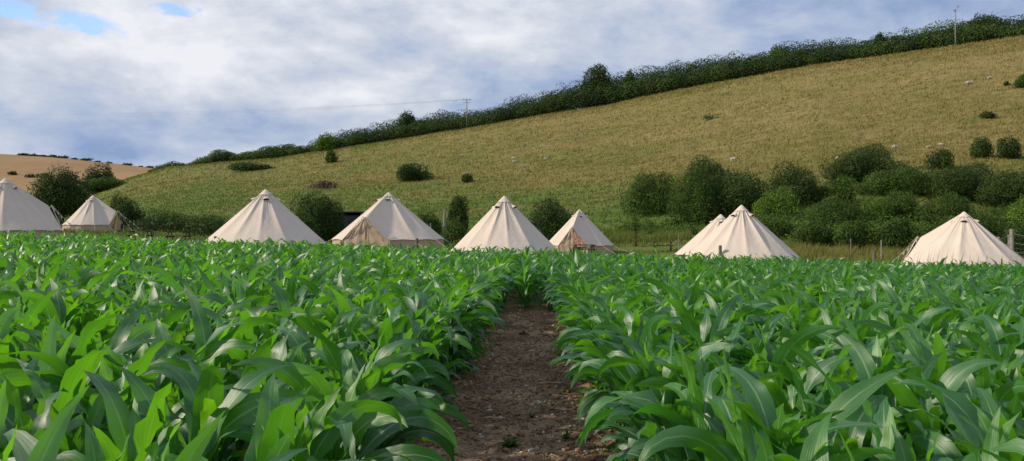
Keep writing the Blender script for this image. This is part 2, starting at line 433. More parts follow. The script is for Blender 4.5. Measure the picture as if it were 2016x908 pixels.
# ------------------------------------------------------------------ maize
def leaf_verts(L_, W, th0, bend, az, h0, r0, drift, twist, wph, wamp, segs, cross, rng, bpow=1.5):
    t = np.linspace(0, 1, segs + 1)
    pitch = np.maximum(th0 - bend * t ** bpow, math.radians(-84))
    a = az + drift * t ** 2
    ds = L_ / segs
    T = np.stack([np.cos(pitch) * np.cos(a), np.cos(pitch) * np.sin(a), np.sin(pitch)], -1)
    mid = (T[:-1] + T[1:]) / 2
    P = np.zeros((segs + 1, 3)); P[1:] = np.cumsum(mid * ds, 0)
    P += np.array([math.cos(az) * r0, math.sin(az) * r0, h0])
    q = np.clip((t - 0.42) / 0.58, 0, 1)
    w = np.where(t < 0.42, 0.62 + 0.38 * np.sin(np.clip(t / 0.30, 0, 1) * PI / 2), 1 - q ** 2.1)
    w = w * W / 2
    Sd = np.stack([-np.sin(a), np.cos(a), np.zeros_like(a)], -1)
    Nn = np.cross(T, Sd)
    tw = twist * t ** 1.3
    Sr = Sd * np.cos(tw)[:, None] + Nn * np.sin(tw)[:, None]
    Nr = -Sd * np.sin(tw)[:, None] + Nn * np.cos(tw)[:, None]
    v = np.linspace(-1, 1, cross + 1)
    fold = 0.30 * (1 - 0.6 * t)
    out = np.zeros((segs + 1, cross + 1, 3))
    for j, vv in enumerate(v):
        rip = wamp * np.sin(2 * PI * (3.1 * t + 0.5 * t * t + (0.0 if vv < 0 else 0.37)) + wph) * abs(vv) ** 1.5 * np.sin(PI * np.clip(t * 1.05, 0, 1))
        out[:, j] = P + Sr * (vv * w)[:, None] - Nr * (abs(vv) * w * -fold + 0 * rip)[:, None] + Nr * rip[:, None]
    i = np.arange((segs + 1) * (cross + 1)).reshape(segs + 1, cross + 1)
    qd = np.stack([i[:-1, :-1], i[:-1, 1:], i[1:, 1:], i[1:, :-1]], -1).reshape(-1, 4)
    across = np.tile(v, segs + 1); along = np.repeat(t, cross + 1)
    return out.reshape(-1, 3), qd, across, along

def maize_foliage(seed, segs, cross):
    rng = np.random.default_rng(seed)
    base_az = rng.uniform(0, 2 * PI)
    n = int(rng.integers(9, 12)); hs = rng.uniform(0.93, 1.1)
    Vs, Qs, A, B, C = [], [], [], [], []; off = 0
    for i in range(n):
        f = i / (n - 1)
        az = base_az + (i % 2) * PI + rng.normal(0, 0.42)
        h0 = (0.05 + 0.53 * f ** 0.9) * hs
        if f > 0.88:      # the rolled youngest leaves in the whorl, upright
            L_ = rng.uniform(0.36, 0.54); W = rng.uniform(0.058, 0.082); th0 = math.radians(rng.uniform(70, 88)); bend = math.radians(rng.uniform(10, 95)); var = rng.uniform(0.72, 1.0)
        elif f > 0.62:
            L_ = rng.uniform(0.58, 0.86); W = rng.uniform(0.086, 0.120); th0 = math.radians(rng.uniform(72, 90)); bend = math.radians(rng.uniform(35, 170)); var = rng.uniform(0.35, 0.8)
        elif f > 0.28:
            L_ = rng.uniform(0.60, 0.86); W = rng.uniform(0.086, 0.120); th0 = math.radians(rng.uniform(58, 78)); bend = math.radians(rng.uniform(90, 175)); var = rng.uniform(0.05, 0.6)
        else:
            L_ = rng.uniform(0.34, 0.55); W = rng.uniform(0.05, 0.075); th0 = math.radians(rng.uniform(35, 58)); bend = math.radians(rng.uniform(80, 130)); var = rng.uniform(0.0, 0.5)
        V, Q, a, b = leaf_verts(L_, W, th0, bend, az, h0, 0.008, rng.normal(0, 0.6), rng.normal(0, 1.25), rng.uniform(0, 6.28), rng.uniform(0.012, 0.032), segs, cross, rng, rng.uniform(1.1, 2.8))
        V[:, 2] = np.maximum(V[:, 2], 0.02)
        Vs.append(V); Qs.append(Q + off); A.append(a); B.append(b); C.append(np.full(len(V), var)); off += len(V)
    return np.concatenate(Vs), np.concatenate(Qs), np.concatenate(A), np.concatenate(B), np.concatenate(C), hs

near_meshes = []
for k in range(18):
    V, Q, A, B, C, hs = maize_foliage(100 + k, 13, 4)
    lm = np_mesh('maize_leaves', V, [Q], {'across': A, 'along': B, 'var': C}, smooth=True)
    lm.materials.append(M['maize'])
    mb = MB(); mb.tube([(0, 0, -0.06), (0.002, 0, 0.1), (0.004, 0.003, 0.3), (0.002, 0.004, 0.62 * hs)], [0.015, 0.014, 0.011, 0.005], 7)
    sm = bpy.data.meshes.new('maize_stalk'); sm.from_pydata(mb.v, [], mb.f); sm.materials.append(M['stalk'])
    near_meshes.append((lm, sm))
far_vars = [maize_foliage(300 + k, 7, 2) for k in range(24)]
vfar_vars = [maize_foliage(400 + k, 5, 2) for k in range(24)]

def path_c(y): return np.interp(y, [0, 6, 18, 22], [0.0, 0.04, 0.36, 0.4])
spots = []
rows = np.arange(-26, 26, 0.60)
for rx in rows:
    y = 0.9
    while y < 31.4:
        x = rx + RNG.normal(0, 0.045) + 0.1 * math.sin(y * 0.25 + rx)
        xx, yy = x, y + RNG.normal(0, 0.03)
        y += (0.215 if y < 9 else 0.178) + RNG.uniform(-0.02, 0.03)
        if abs(xx) > 0.74 * yy + 1.6: continue
        if yy < 17.9 + 0.3 * math.sin(xx * 3):
            if abs(xx - path_c(yy)) < np.interp(yy, [3, 9, 14], [0.88, 0.84, 0.80]): continue
        spots.append((xx, yy))
# plants lining both sides of the path
for sgn in (-1, 1):
    y = 1.2
    while y < 18.0:
        spots.append((path_c(y) + sgn * (np.interp(y, [3, 9, 14], [0.96, 0.92, 0.88]) + RNG.normal(0, 0.035)), y)); y += (0.21 if y < 9 else 0.17) + RNG.uniform(-0.02, 0.03)
spots = np.array(spots)
def grow(y): return np.interp(y, [2, 6, 15, 30], [1.02, 1.06, 1.0, 0.93])
vis = (spots[:, 1] > 1.9) & (np.abs(spots[:, 0]) < 0.665 * spots[:, 1] + 0.25)
dist = np.hypot(spots[:, 0], spots[:, 1]); order = np.argsort(np.where(vis, dist, 1e9))[:300]
near_ids = set(int(i) for i in order)
GZ = H(spots[:, 0], spots[:, 1])

def plant_thing(k, i):
    x, y = spots[i]
    side = 'left' if x < path_c(y) else 'right'
    edge = abs(x - path_c(y)) < 1.16
    o = empty('maize_plant', (x, y, GZ[i]), RNG.uniform(0, 2 * PI))
    o.scale = [RNG.uniform(0.92, 1.10) * float(grow(y))] * 3
    o.rotation_euler.x = RNG.normal(0, 0.04); o.rotation_euler.y = RNG.normal(0, 0.04)
    if edge: lab = 'leafy green maize plant at the soil path\'s near %s edge, leaves arching over bare soil' % side
    else: lab = 'broad leaved green maize plant among the foreground plants %s of the soil path' % side
    tag(o, lab, 'maize plant', 'foreground maize plants %s %s' % ('lining the path on the' if edge else 'standing in the crop on the', side))
    return o
proto = []
for k, i in enumerate(order):
    i = int(i); o = plant_thing(k, i); v = int(RNG.integers(0, len(near_meshes)))
    if len(proto) <= v or True:
        lm, sm = near_meshes[v]
        a = bpy.data.objects.new('leaves', lm); COL.objects.link(a); a.parent = o
        b = bpy.data.objects.new('stalk', sm); COL.objects.link(b); b.parent = o

# the rest of the crop: one object
Vs, Qs, A, B, C = [], [], [], [], []; off = 0
SV, SF = [], []
for i in range(len(spots)):
    if i in near_ids: continue
    x, y = spots[i]
    V, Q, a, b, c, hs = (far_vars if y < 14 else vfar_vars)[int(RNG.integers(0, 24))]
    r = RNG.uniform(0, 2 * PI); s = float(grow(y)) * RNG.uniform(0.88, 1.10) * (1 + 0.05 * vnoise(x / 3, y / 3, 77))
    if RNG.random() < 0.04: s *= 1.12
    cr, sr = math.cos(r) * s, math.sin(r) * s
    W_ = np.empty_like(V)
    W_[:, 0] = V[:, 0] * cr - V[:, 1] * sr + x; W_[:, 1] = V[:, 0] * sr + V[:, 1] * cr + y; W_[:, 2] = V[:, 2] * s + GZ[i]
    Vs.append(W_); Qs.append(Q + off); A.append(a); B.append(b); C.append(np.clip(c + RNG.normal(0, 0.1), 0, 1)); off += len(V)
    # stalk as three narrow faces
    ph = np.array([0, 2.09, 4.19]); r0 = 0.014
    ring = np.stack([x + r0 * np.cos(ph), y + r0 * np.sin(ph), np.full(3, GZ[i] - 0.05)], -1)
    top = ring.copy(); top[:, 2] = GZ[i] + 0.6 * s
    Vs.append(np.concatenate([ring, top])); Qs.append(np.array([[0, 1, 4, 3], [1, 2, 5, 4], [2, 0, 3, 5]]) + off)
    A.append(np.full(6, 0.5)); B.append(np.zeros(6)); C.append(np.full(6, 0.3)); off += 6
me = np_mesh('maize_crop', np.concatenate(Vs), [np.concatenate(Qs)], {'across': np.concatenate(A), 'along': np.concatenate(B), 'var': np.concatenate(C)}, smooth=True)
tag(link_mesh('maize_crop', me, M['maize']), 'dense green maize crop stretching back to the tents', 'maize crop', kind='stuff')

# ------------------------------------------------------------------ path litter
def rocks(name, n, smin, smax, mat, seed, label, cat, yr=(4.5, 18)):
    rng = np.random.default_rng(seed); Vs, Fs = [], []; off = 0
    ico = [(0, 0, 1), (0.9, 0, 0.35), (0.28, 0.85, 0.35), (-0.72, 0.52, 0.35), (-0.72, -0.52, 0.35), (0.28, -0.85, 0.35), (0.7, 0.5, -0.4), (-0.28, 0.85, -0.4), (-0.9, 0, -0.4), (-0.28, -0.85, -0.4), (0.7, -0.5, -0.4), (0, 0, -1)]
    fc = [(0, 1, 2), (0, 2, 3), (0, 3, 4), (0, 4, 5), (0, 5, 1), (1, 6, 2), (2, 7, 3), (3, 8, 4), (4, 9, 5), (5, 10, 1), (6, 7, 2), (7, 8, 3), (8, 9, 4), (9, 10, 5), (10, 6, 1), (6, 11, 7), (7, 11, 8), (8, 11, 9), (9, 11, 10), (10, 11, 6)]
    ico = np.array(ico); fc = np.array(fc)
    for _ in range(n):
        y = yr[0] + (yr[1] - yr[0]) * rng.random() ** 1.3; x = path_c(y) + rng.uniform(-0.85, 0.85)
        s = smin * (smax / smin) ** (rng.random() ** 2.2)
        r = rng.uniform(0, 6.28); P = ico * rng.uniform(0.75, 1.25, (12, 1)) * np.array([1, rng.uniform(0.5, 0.9), rng.uniform(0.35, 0.7)]) * s
        R = np.array([[math.cos(r), -math.sin(r), 0], [math.sin(r), math.cos(r), 0], [0, 0, 1]])
        P = P @ R.T + np.array([x, y, 0.0]); P[:, 2] += h1(x, y) + s * 0.2
        Vs.append(P); Fs.append(fc + off); off += 12
    me = np_mesh(name, np.concatenate(Vs), [np.concatenate(Fs)])
    return tag(link_mesh(name, me, mat), label, cat, kind='stuff')
rocks('soil_clods', 7000, 0.008, 0.045, M['clod'], 1, 'crumbled brown soil clods strewn over the bare path', 'soil')
rocks('stones', 900, 0.008, 0.036, M['stone'], 2, 'small pale flint stones scattered on the bare path', 'stones')
def straws(n, seed):
    rng = np.random.default_rng(seed); mb = MB()
    for _ in range(n):
        y = 4.6 + 13 * rng.random() ** 1.4; x = path_c(y) + rng.uniform(-0.8, 0.8); a = rng.uniform(0, PI); l = rng.uniform(0.02, 0.09)
        z = h1(x, y) + 0.012; dx, dy = math.cos(a) * l / 2, math.sin(a) * l / 2
        mb.tube([(x - dx, y - dy, z), (x + rng.uniform(-.01, .01), y, z + 0.006), (x + dx, y + dy, z + 0.002)], 0.0025, 4)
    return mb
tag(straws(1400, 5).build('straw', M['straw']), 'bits of dry straw and stalk littering the soil path', 'straw', kind='stuff')
def stick(px, py, l, a, r, label):
    d = F * (CZ + 0.1) / (py - HY); x = (px - 1008) / F * d; z = h1(x, d) + 0.04
    mb = MB(); dx, dy = math.cos(a) * l / 2, math.sin(a) * l / 2
    mb.tube([(-dx, -dy, 0), (-dx * .3, -dy * .3 + .01, 0.008), (dx * .4, dy * .4, 0.004), (dx, dy, 0.012)], [r, r * 1.1, r * .9, r * .7], 7)
    mb.tube([(dx * .4, dy * .4, 0.004), (dx * .7, dy * .7 + l * .12, 0.02)], [r * .6, r * .3], 5)
    tag(mb.build('stick', M['straw'], loc=(x, d, z), smooth=True), label, 'stick')
stick(1088, 765, 0.34, 0.05, 0.014, 'long dry stick lying at the right side of the soil path')
stick(972, 848, 0.22, -0.12, 0.010, 'short pale maize stalk lying on dark soil at the path\'s near end')

def weed(px, py, s, label, n=26):
    d = F * (CZ + 0.1) / (py - HY); x = (px - 1008) / F * d; z = h1(x, d)
    rng = np.random.default_rng(int(px)); Vs, Qs, A = [], [], []; off = 0
    for i in range(n):
        az = rng.uniform(0, 2 * PI)
        V, Q, a, b = leaf_verts(rng.uniform(0.5, 1) * s, s * rng.uniform(0.12, 0.3), math.radians(rng.uniform(20, 75)), math.radians(rng.uniform(20, 90)), az, 0.0, rng.uniform(0, 0.25) * s, 0, 0, 0, 0, 4, 2, rng)
        Vs.append(V); Qs.append(Q + off); off += len(V); A.append(np.full(len(V), rng.random()))
    me = np_mesh('weed', np.concatenate(Vs), [np.concatenate(Qs)], {'var': np.concatenate(A)})
    tag(link_mesh('weed', me, M['weed'], loc=(x, d, z)), label, 'weed')
weed(1118, 878, 0.09, 'small leafy weed seedling on the path, right of centre at the near end')
weed(1046, 832, 0.06, 'tiny weed in the middle of the soil path')
weed(1005, 898, 0.11, 'grassy weed tuft at the very bottom of the photo on dark soil', 34)
weed(1028, 662, 0.14, 'low green weed patch in the far part of the soil path')
weed(1110, 705, 0.14, 'straggly weed at the foot of the right hand maize row')

# ------------------------------------------------------------------ grass
def blades(name, pts, hgt, wid, seed, label, lean=0.35, n_per=1, cat='grass', mat='blades'):
    rng = np.random.default_rng(seed)
    P = np.repeat(pts, n_per, 0); hgt = np.repeat(hgt, n_per); wid = np.repeat(wid, n_per); n = len(P)
    P = P + np.stack([rng.normal(0, 1, n) * wid * 2.5, rng.normal(0, 1, n) * wid * 2.5, np.zeros(n)], -1)
    P[:, 2] = H(P[:, 0], P[:, 1]) - 0.03
    a = rng.uniform(0, 2 * PI, n); h = hgt * rng.uniform(0.6, 1.25, n)
    dx = np.cos(a) * wid / 2; dy = np.sin(a) * wid / 2
    l = rng.normal(0, lean, (n, 2)) * h[:, None] + np.array([0.12, 0.0]) * h[:, None]
    V = np.zeros((n, 5, 3))
    V[:, 0] = P + np.stack([-dx, -dy, 0 * dx], -1); V[:, 1] = P + np.stack([dx, dy, 0 * dx], -1)
    M1 = P + np.stack([l[:, 0] * .35, l[:, 1] * .35, h * .6], -1)
    V[:, 2] = M1 + np.stack([dx * .7, dy * .7, 0 * dx], -1); V[:, 3] = M1 - np.stack([dx * .7, dy * .7, 0 * dx], -1)
    V[:, 4] = P + np.stack([l[:, 0], l[:, 1], h], -1)
    i = np.arange(n)[:, None] * 5
    q = i + np.array([[0, 1, 2, 3]]); t = i + np.array([[3, 2, 4]])
    V = V.reshape(-1, 3)
    var = np.repeat(rng.random(n), 5)
    dr = np.repeat(dryness(P[:, 0], P[:, 1], P[:, 2]), 5)
    me = np_mesh(name, V, [q, t], {'var': var, 'dry': dr})
    return tag(link_mesh(name, me, M[mat]), label, cat, kind='stuff')

# pasture tussocks spread evenly over what the hillside shows
rng = np.random.default_rng(11)
n = 120000
pxs = rng.uniform(-250, 2270, n); DD = tab(DP, pxs); DF = tab(FP, pxs)
w = rng.random(n)
dd = 60 + (DD - 60) * w ** 1.0
keep = rng.random(n) < (0.35 + 0.65 * sstep(0, 1, 1 - (dd - 60) / (DD - 60)))
keep |= dd > DD - 14
pxs, dd = pxs[keep], dd[keep]
P = np.stack([(pxs - 1008) / F * dd, dd, 0 * dd], -1)
blades('hillside_grass', P, 0.22 + dd * 0.0011, 0.05 + dd * 0.0007, 12, 'rough olive and straw coloured grass covering the hillside', n_per=2)
# ridge fringe, so the skyline edge of the pasture is soft
n = 9000
pxs = rng.uniform(-100, 2200, n); DD = tab(DP, pxs); dd = DD - rng.uniform(0, 5, n)
P = np.stack([(pxs - 1008) / F * dd, dd, 0 * dd], -1)
blades('ridge_grass', P, np.full(n, 0.5), np.full(n, 0.14), 13, 'pale seeding grass along the top edge of the pasture')
# camping meadow: short turf, and a taller band in front of the scrub
n = 60000
dd = 34.2 + 30 * rng.random(n) ** 1.1; pxs = rng.uniform(-150, 2200, n)
P = np.stack([(pxs - 1008) / F * dd, dd, 0 * dd], -1)
blades('meadow_grass', P, np.full(n, 0.13), np.full(n, 0.03), 14, 'short green turf of the camping meadow between the tents', n_per=2)
n = 30000
pxs = rng.uniform(1190, 2150, n); lo = np.interp(pxs, [1190, 1400, 1600, 2150], [64, 61, 41, 38]); dd = lo + rng.uniform(0, 9, n)
ck = vnoise(pxs / 18, dd / 2, 5) > -0.28
pxs, dd = pxs[ck], dd[ck]; P = np.stack([(pxs - 1008) / F * dd, dd, 0 * dd], -1)
blades('tall_grass', P, np.full(len(P), 0.62), np.full(len(P), 0.035), 15, 'tall seeding grass in front of the scrub at the foot of the hill', lean=0.2)

n = 130
pxs = np.random.default_rng(8).uniform(1786, 2010, n); dd = np.random.default_rng(9).uniform(31.2, 32.4, n)
P = np.stack([(pxs - 1008) / F * dd, dd, 0 * dd], -1)
blades('seed_heads', P, np.full(n, 1.32), np.full(n, 0.022), 16, 'thin brown grass seed heads rising above the maize before the rightmost tent', lean=0.04)

# ------------------------------------------------------------------ foliage
def leaf_cloud(blobs, n, size, rng, spiky=0.06, tight=False):
    """blobs: array (k,7) cx cy cz rx ry rz var. returns verts, quads, var"""
    B = np.asarray(blobs, float)
    area = (B[:, 3] * B[:, 4] + B[:, 3] * B[:, 5] + B[:, 4] * B[:, 5]); pr = area / area.sum()
    k = rng.choice(len(B), n, p=pr)
    d = rng.normal(0, 1, (n, 3)); d /= np.linalg.norm(d, axis=1)[:, None]
    rad = np.where(rng.random(n) < 0.78, rng.uniform(0.90, 1.03, n), rng.uniform(0.40, 0.90, n))
    sp = rng.random(n) < spiky; rad = np.where(sp, rng.uniform(1.02, 1.18, n), rad)
    # break the surface into small clumps
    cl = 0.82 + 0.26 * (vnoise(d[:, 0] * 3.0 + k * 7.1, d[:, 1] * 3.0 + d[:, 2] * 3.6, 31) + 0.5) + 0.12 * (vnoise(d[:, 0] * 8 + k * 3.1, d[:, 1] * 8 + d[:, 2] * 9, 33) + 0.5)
    if tight:
        rad = np.where(rng.random(n) < 0.9, rng.uniform(0.92, 1.02, n), rng.uniform(0.98, 1.07, n)); cl = 0.95 + 0.08 * (vnoise(d[:, 0] * 4 + k * 7.1, d[:, 1] * 4 + d[:, 2] * 5, 31) + 0.5)
    P = B[k, 0:3] + d * B[k, 3:6] * (rad * cl)[:, None]
    if not tight:      # long shoots poking out of the outline
        ns = 14; dirs = rng.normal(0, 1, (len(B), ns, 3)); dirs[:, :, 2] = np.abs(dirs[:, :, 2]) + 0.2; dirs /= np.linalg.norm(dirs, axis=2)[:, :, None]
        sh = rng.random(n) < 0.045; m = int(sh.sum()); kk = k[sh]
        dd_ = dirs[kk, rng.integers(0, ns, m)]; rr_ = rng.uniform(0.9, 1.32, m)
        P[sh] = B[kk, 0:3] + dd_ * B[kk, 3:6] * rr_[:, None] + rng.normal(0, size * 0.35, (m, 3))
    Nn = d + rng.normal(0, 0.40 if tight else 0.62, (n, 3)) + np.array([0, 0, 0.15]); Nn /= np.linalg.norm(Nn, axis=1)[:, None]
    t = np.cross(Nn, rng.normal(0, 1, (n, 3))); t /= np.linalg.norm(t, axis=1)[:, None]
    b = np.cross(Nn, t)
    s = size * rng.uniform(0.6, 1.4, n)[:, None]
    V = np.stack([P - t * s * .5, P + b * s * .32 + t * s * .05, P + t * s * .55 - Nn * s * .12, P - b * s * .32 + t * s * .05], 1).reshape(-1, 3)
    i = np.arange(n)[:, None] * 4 + np.arange(4)[None]
    var = B[k, 6] + 2.6 * (cl - 0.99) + rng.normal(0, 0.15, n)  # sunlit clumps and shaded hollows painted into the leaf tone, plus random variation
    return V, i, np.repeat(np.clip(var, 0, 1), 4)

def dome_blobs(W, Dp, Hh, rng, k=13, round_=0.5, base=0.0):
    bl = []
    lean = rng.uniform(-0.5, 0.5); hb = rng.uniform(0.6, 1.0, 8)
    for j in range(k):
        a = rng.uniform(0, 2 * PI); rho = math.sqrt(rng.random()) * 0.78
        env = math.sqrt(max(0.05, 1 - rho ** 2)) * hb[int(a / 2 / PI * 8) % 8] * (1 + lean * math.cos(a) * rho * 0.6)
        r = rng.uniform(0.22, 0.46)
        cz = rng.uniform(0.25, 0.95) * (env * (1 - r * 0.8)) if j > 3 else env * (1 - r)
        bl.append([math.cos(a) * rho * W / 2, math.sin(a) * rho * Dp / 2, cz * Hh, r * W / 2 * 1.15, r * Dp / 2 * 1.15, r * Hh * 0.85, rng.uniform(0.15, 0.75)])
    bl.append([0, 0, Hh * 0.40, W * 0.36, Dp * 0.36, Hh * 0.42, 0.3])
    bl.append([-W * .2, 0, Hh * 0.22, W * 0.26, Dp * 0.3, Hh * 0.24, 0.25]); bl.append([W * .2, 0, Hh * 0.22, W * 0.26, Dp * 0.3, Hh * 0.24, 0.25])
    B = np.array(bl)
    # fit the box W x Hh
    x0 = (B[:, 0] - B[:, 3]).min(); x1 = (B[:, 0] + B[:, 3]).max(); z1 = (B[:, 2] + B[:, 5]).max()
    sx = W / (x1 - x0); sz = Hh / z1
    B[:, 0] = (B[:, 0] - (x0 + x1) / 2) * sx; B[:, 3] *= sx; B[:, 2] *= sz; B[:, 5] *= sz
    return B

def branches(W, Hh, rng, r, lift=0.0, n=5):
    mb = MB()
    for j in range(n):
        a = rng.uniform(0, 2 * PI); l = rng.uniform(0.15, 0.32) * W
        p = [(0.04 * W * math.cos(a), 0.04 * W * math.sin(a), -0.15)]
        p.append((0.3 * l * math.cos(a), 0.3 * l * math.sin(a), Hh * 0.3)); p.append((l * math.cos(a), l * math.sin(a), Hh * rng.uniform(0.6, 0.8)))
        mb.tube(p, [r, r * .7, r * .25], 6)
    return mb

bush_no = 0
def bush(px0, px1, py0, py1, mat, label, d=None, name='bush', cat='bush', group=None, k=15, dens=9.0, tree=False, depth=0.85, size_px=2.7, spiky=0.06):
    """a bush whose silhouette fills that box of the photo, standing on the terrain"""
    global bush_no; bush_no += 1
    rng = np.random.default_rng(1000 + bush_no)
    pc = (px0 + px1) / 2
    if d is None: x, d, z = hit(pc, py1)
    else: x = (pc - 1008) / F * d; z = h1(x, d)
    W = (px1 - px0) / F * d; top = CZ + (HY - py0) / F * d; Hh = top - z
    d2 = d + W * depth * 0.25
    x = x * d2 / d; z = h1(x, d2); Hh = CZ + (HY - py0) / F * d2 - z
    Hh = max(Hh, 0.15 * W)
    o = empty(name, (x, d2, z), 0, label, cat, group)
    size = size_px * d / F
    n = int(min(40000, max(260, dens * (px1 - px0) * max(Hh / d * F, 4) / 4.06)))
    B = dome_blobs(W, W * depth, Hh, rng, k)
    if tree:
        B[:, 2] = Hh * 0.3 + B[:, 2] * 0.7; B[:, 5] *= 0.75
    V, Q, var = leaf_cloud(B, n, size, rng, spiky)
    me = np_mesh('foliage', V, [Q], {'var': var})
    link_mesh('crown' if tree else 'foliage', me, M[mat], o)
    if tree:
        mb = MB(); r = 0.035 * Hh
        mb.tube([(0, 0, -0.3), (0.02 * W, 0, Hh * .25), (0, 0.02 * W, Hh * .55), (0.03 * W, 0, Hh * 0.8)], [r, r * .75, r * .5, r * .2], 8)
        for j in range(4):
            a = j * 1.6; mb.tube([(0, 0, Hh * (.3 + .08 * j)), (W * .2 * math.cos(a), W * .2 * math.sin(a), Hh * (.5 + .08 * j))], [r * .45, r * .15], 6)
        mb.build('trunk', M['bark'], o, True)
    else:
        branches(W, Hh, rng, 0.02 * Hh + 0.02).build('stem', M['bark'], o, True)
    return o

# --- left
bush(64, 178, 334, 470, 'leaf_dark', 'big dark bushy tree rising behind the gap between the two leftmost tents', d=88, name='hawthorn_tree', cat='tree', tree=True, k=18)
bush(165, 228, 323, 368, 'leaf_dark', 'dark rounded tree standing against the ripe brown field', d=300, name='round_tree', cat='tree', k=12)
bush(160, 262, 350, 376, 'leaf_mid', 'low grey green bush under the rounded tree at the hill\'s left end', d=295)
bush(212, 294, 384, 470, 'leaf_dark', 'dark bush behind the open door of the second tent from the left', d=84)
bush(284, 372, 412, 470, 'leaf_mid', 'low scrub bush right of the dark bush behind the second tent', d=80)
bush(345, 450, 422, 470, 'leaf_mid', 'low scrubby bush behind the left edge of the third tent', d=76)
bush(572, 682, 374, 468, 'leaf_dark', 'large rounded dark bush behind the right slope of the third tent', d=62, k=16)
bush(570, 628, 410, 472, 'leaf_mid', 'smaller lighter bush in front of the large rounded dark one beside the third tent', d=58)
# --- on the open slope
bush(446, 546, 319, 337, 'leaf_dark', 'long low mound of bramble high on the left part of the slope', name='bramble_mound', k=16, depth=0.4)
bush(640, 666, 296, 321, 'leaf_mid', 'small leaning shrub just below the left end of the woodland belt', name='shrub', cat='bush', k=6)
bush(604, 672, 355, 371, 'leaf_brown', 'patch of dead brown weeds on the slope above the large rounded dark bush', name='dead_weeds', cat='weeds', k=14, depth=0.5, dens=4)
bush(777, 853, 319, 358, 'leaf_dark', 'dark lone bush on the slope above the fourth tent from the left', k=12)
bush(908, 931, 341, 360, 'leaf_dark', 'tiny dark shrub on the open slope left of the centre tent\'s peak', name='shrub', k=6)
bush(1380, 1420, 223, 236, 'leaf_mid', 'faint low weed patch high on the dry slope', name='weed_patch', cat='weeds', k=8, dens=2.0, depth=0.5)
bush(1929, 1959, 219, 235, 'leaf_dark', 'small dark lone shrub high on the right of the slope', name='shrub', k=7)
bush(1975, 1987, 160, 170, 'leaf_dark', 'tiny dark shrub near the top right of the slope', name='shrub', k=5)
bush(1998, 2030, 146, 174, 'leaf_mid', 'green shrub cut by the right edge high on the slope', name='shrub', k=8)
bush(1910, 1956, 268, 313, 'leaf_mid', 'left of the paired round shrubs above the scrub on the right', name='shrub', k=9)
bush(1962, 2014, 270, 314, 'leaf_dark', 'right of the paired round shrubs above the scrub, the darker one', name='shrub', k=9)
bush(1824, 1876, 293, 336, 'leaf_dark', 'round shrub standing above the scrub between the big dome bush and the paired shrubs', name='shrub', k=9)
# --- behind the middle tents
bush(806, 872, 412, 478, 'leaf_mid', 'scrubby bush behind the right slope of the fourth tent', d=60)
bush(866, 925, 430, 485, 'leaf_mid', 'low scrub bush left of the centre tent under the small pointed tree', d=58)
bush(878, 924, 388, 455, 'leaf_dark', 'small pointed dark tree standing left of the centre tent', d=62, name='small_tree', cat='tree', tree=True, k=9)
bush(1033, 1136, 386, 490, 'leaf_dark', 'large dark bush between the centre tent and the small tent with the open door', d=66, k=16)
# --- the thicket on the right
rc = [
 (1232, 1332, 337, 420, 'leaf_mid', 'leftmost bush of the right hand thicket, grass all round its left side', None),
 (1322, 1412, 330, 447, 'leaf_mid', 'tall bush reaching down to the grass in the left of the right hand thicket', None),
 (1352, 1436, 305, 370, 'leaf_dark', 'highest dark bush of the left thicket, its top bare against the dry slope', None),
 (1396, 1506, 334, 436, 'leaf_dark', 'wide bush of the thicket directly behind the peak of the second tent from the right', None),
 (1488, 1566, 366, 436, 'leaf_bright', 'bright green bush right of the peak of the second tent from the right', None),
 (1512, 1612, 317, 405, 'leaf_dark', 'dark pointed bush between the left thicket and the big dome bush', None),
 (1632, 1776, 284, 362, 'leaf_dark', 'big dome shaped bush standing at the top of the right hand scrub', None),
 (1606, 1678, 348, 404, 'leaf_mid', 'small bush below the left side of the big dome bush', None),
 (1588, 1702, 386, 456, 'leaf_mid', 'wide mid green bush at the lower middle of the right hand scrub', None),
 (1682, 1748, 384, 442, 'leaf_bright', 'bright yellow green bush below the big dome bush', None),
 (1738, 1814, 374, 436, 'leaf_mid', 'light topped bush right of the bright yellow green one', None),
 (1812, 1908, 378, 446, 'leaf_mid', 'bush directly behind the peak of the rightmost tent', None),
 (1760, 1862, 326, 388, 'leaf_mid', 'bush under the round shrub, right of the big dome bush', None),
 (1690, 1780, 338, 384, 'leaf_mid', 'low bush tucked under the right foot of the big dome bush', None),
 (1845, 1960, 322, 398, 'leaf_dark', 'ivy covered thicket below the paired round shrubs', None),
 (1935, 2060, 334, 410, 'leaf_dark', 'ivy covered thicket cut by the right edge of the photo', None),
 (1985, 2060, 385, 450, 'leaf_bright', 'yellow green shrub at the right edge behind the tall grey post', None),
]
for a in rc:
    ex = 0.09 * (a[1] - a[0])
    bush(a[0] - ex, a[1] + ex, a[2], a[3] + 4, a[4], a[5], d=a[6], group=None, k=14, depth=0.9, dens=9.5)
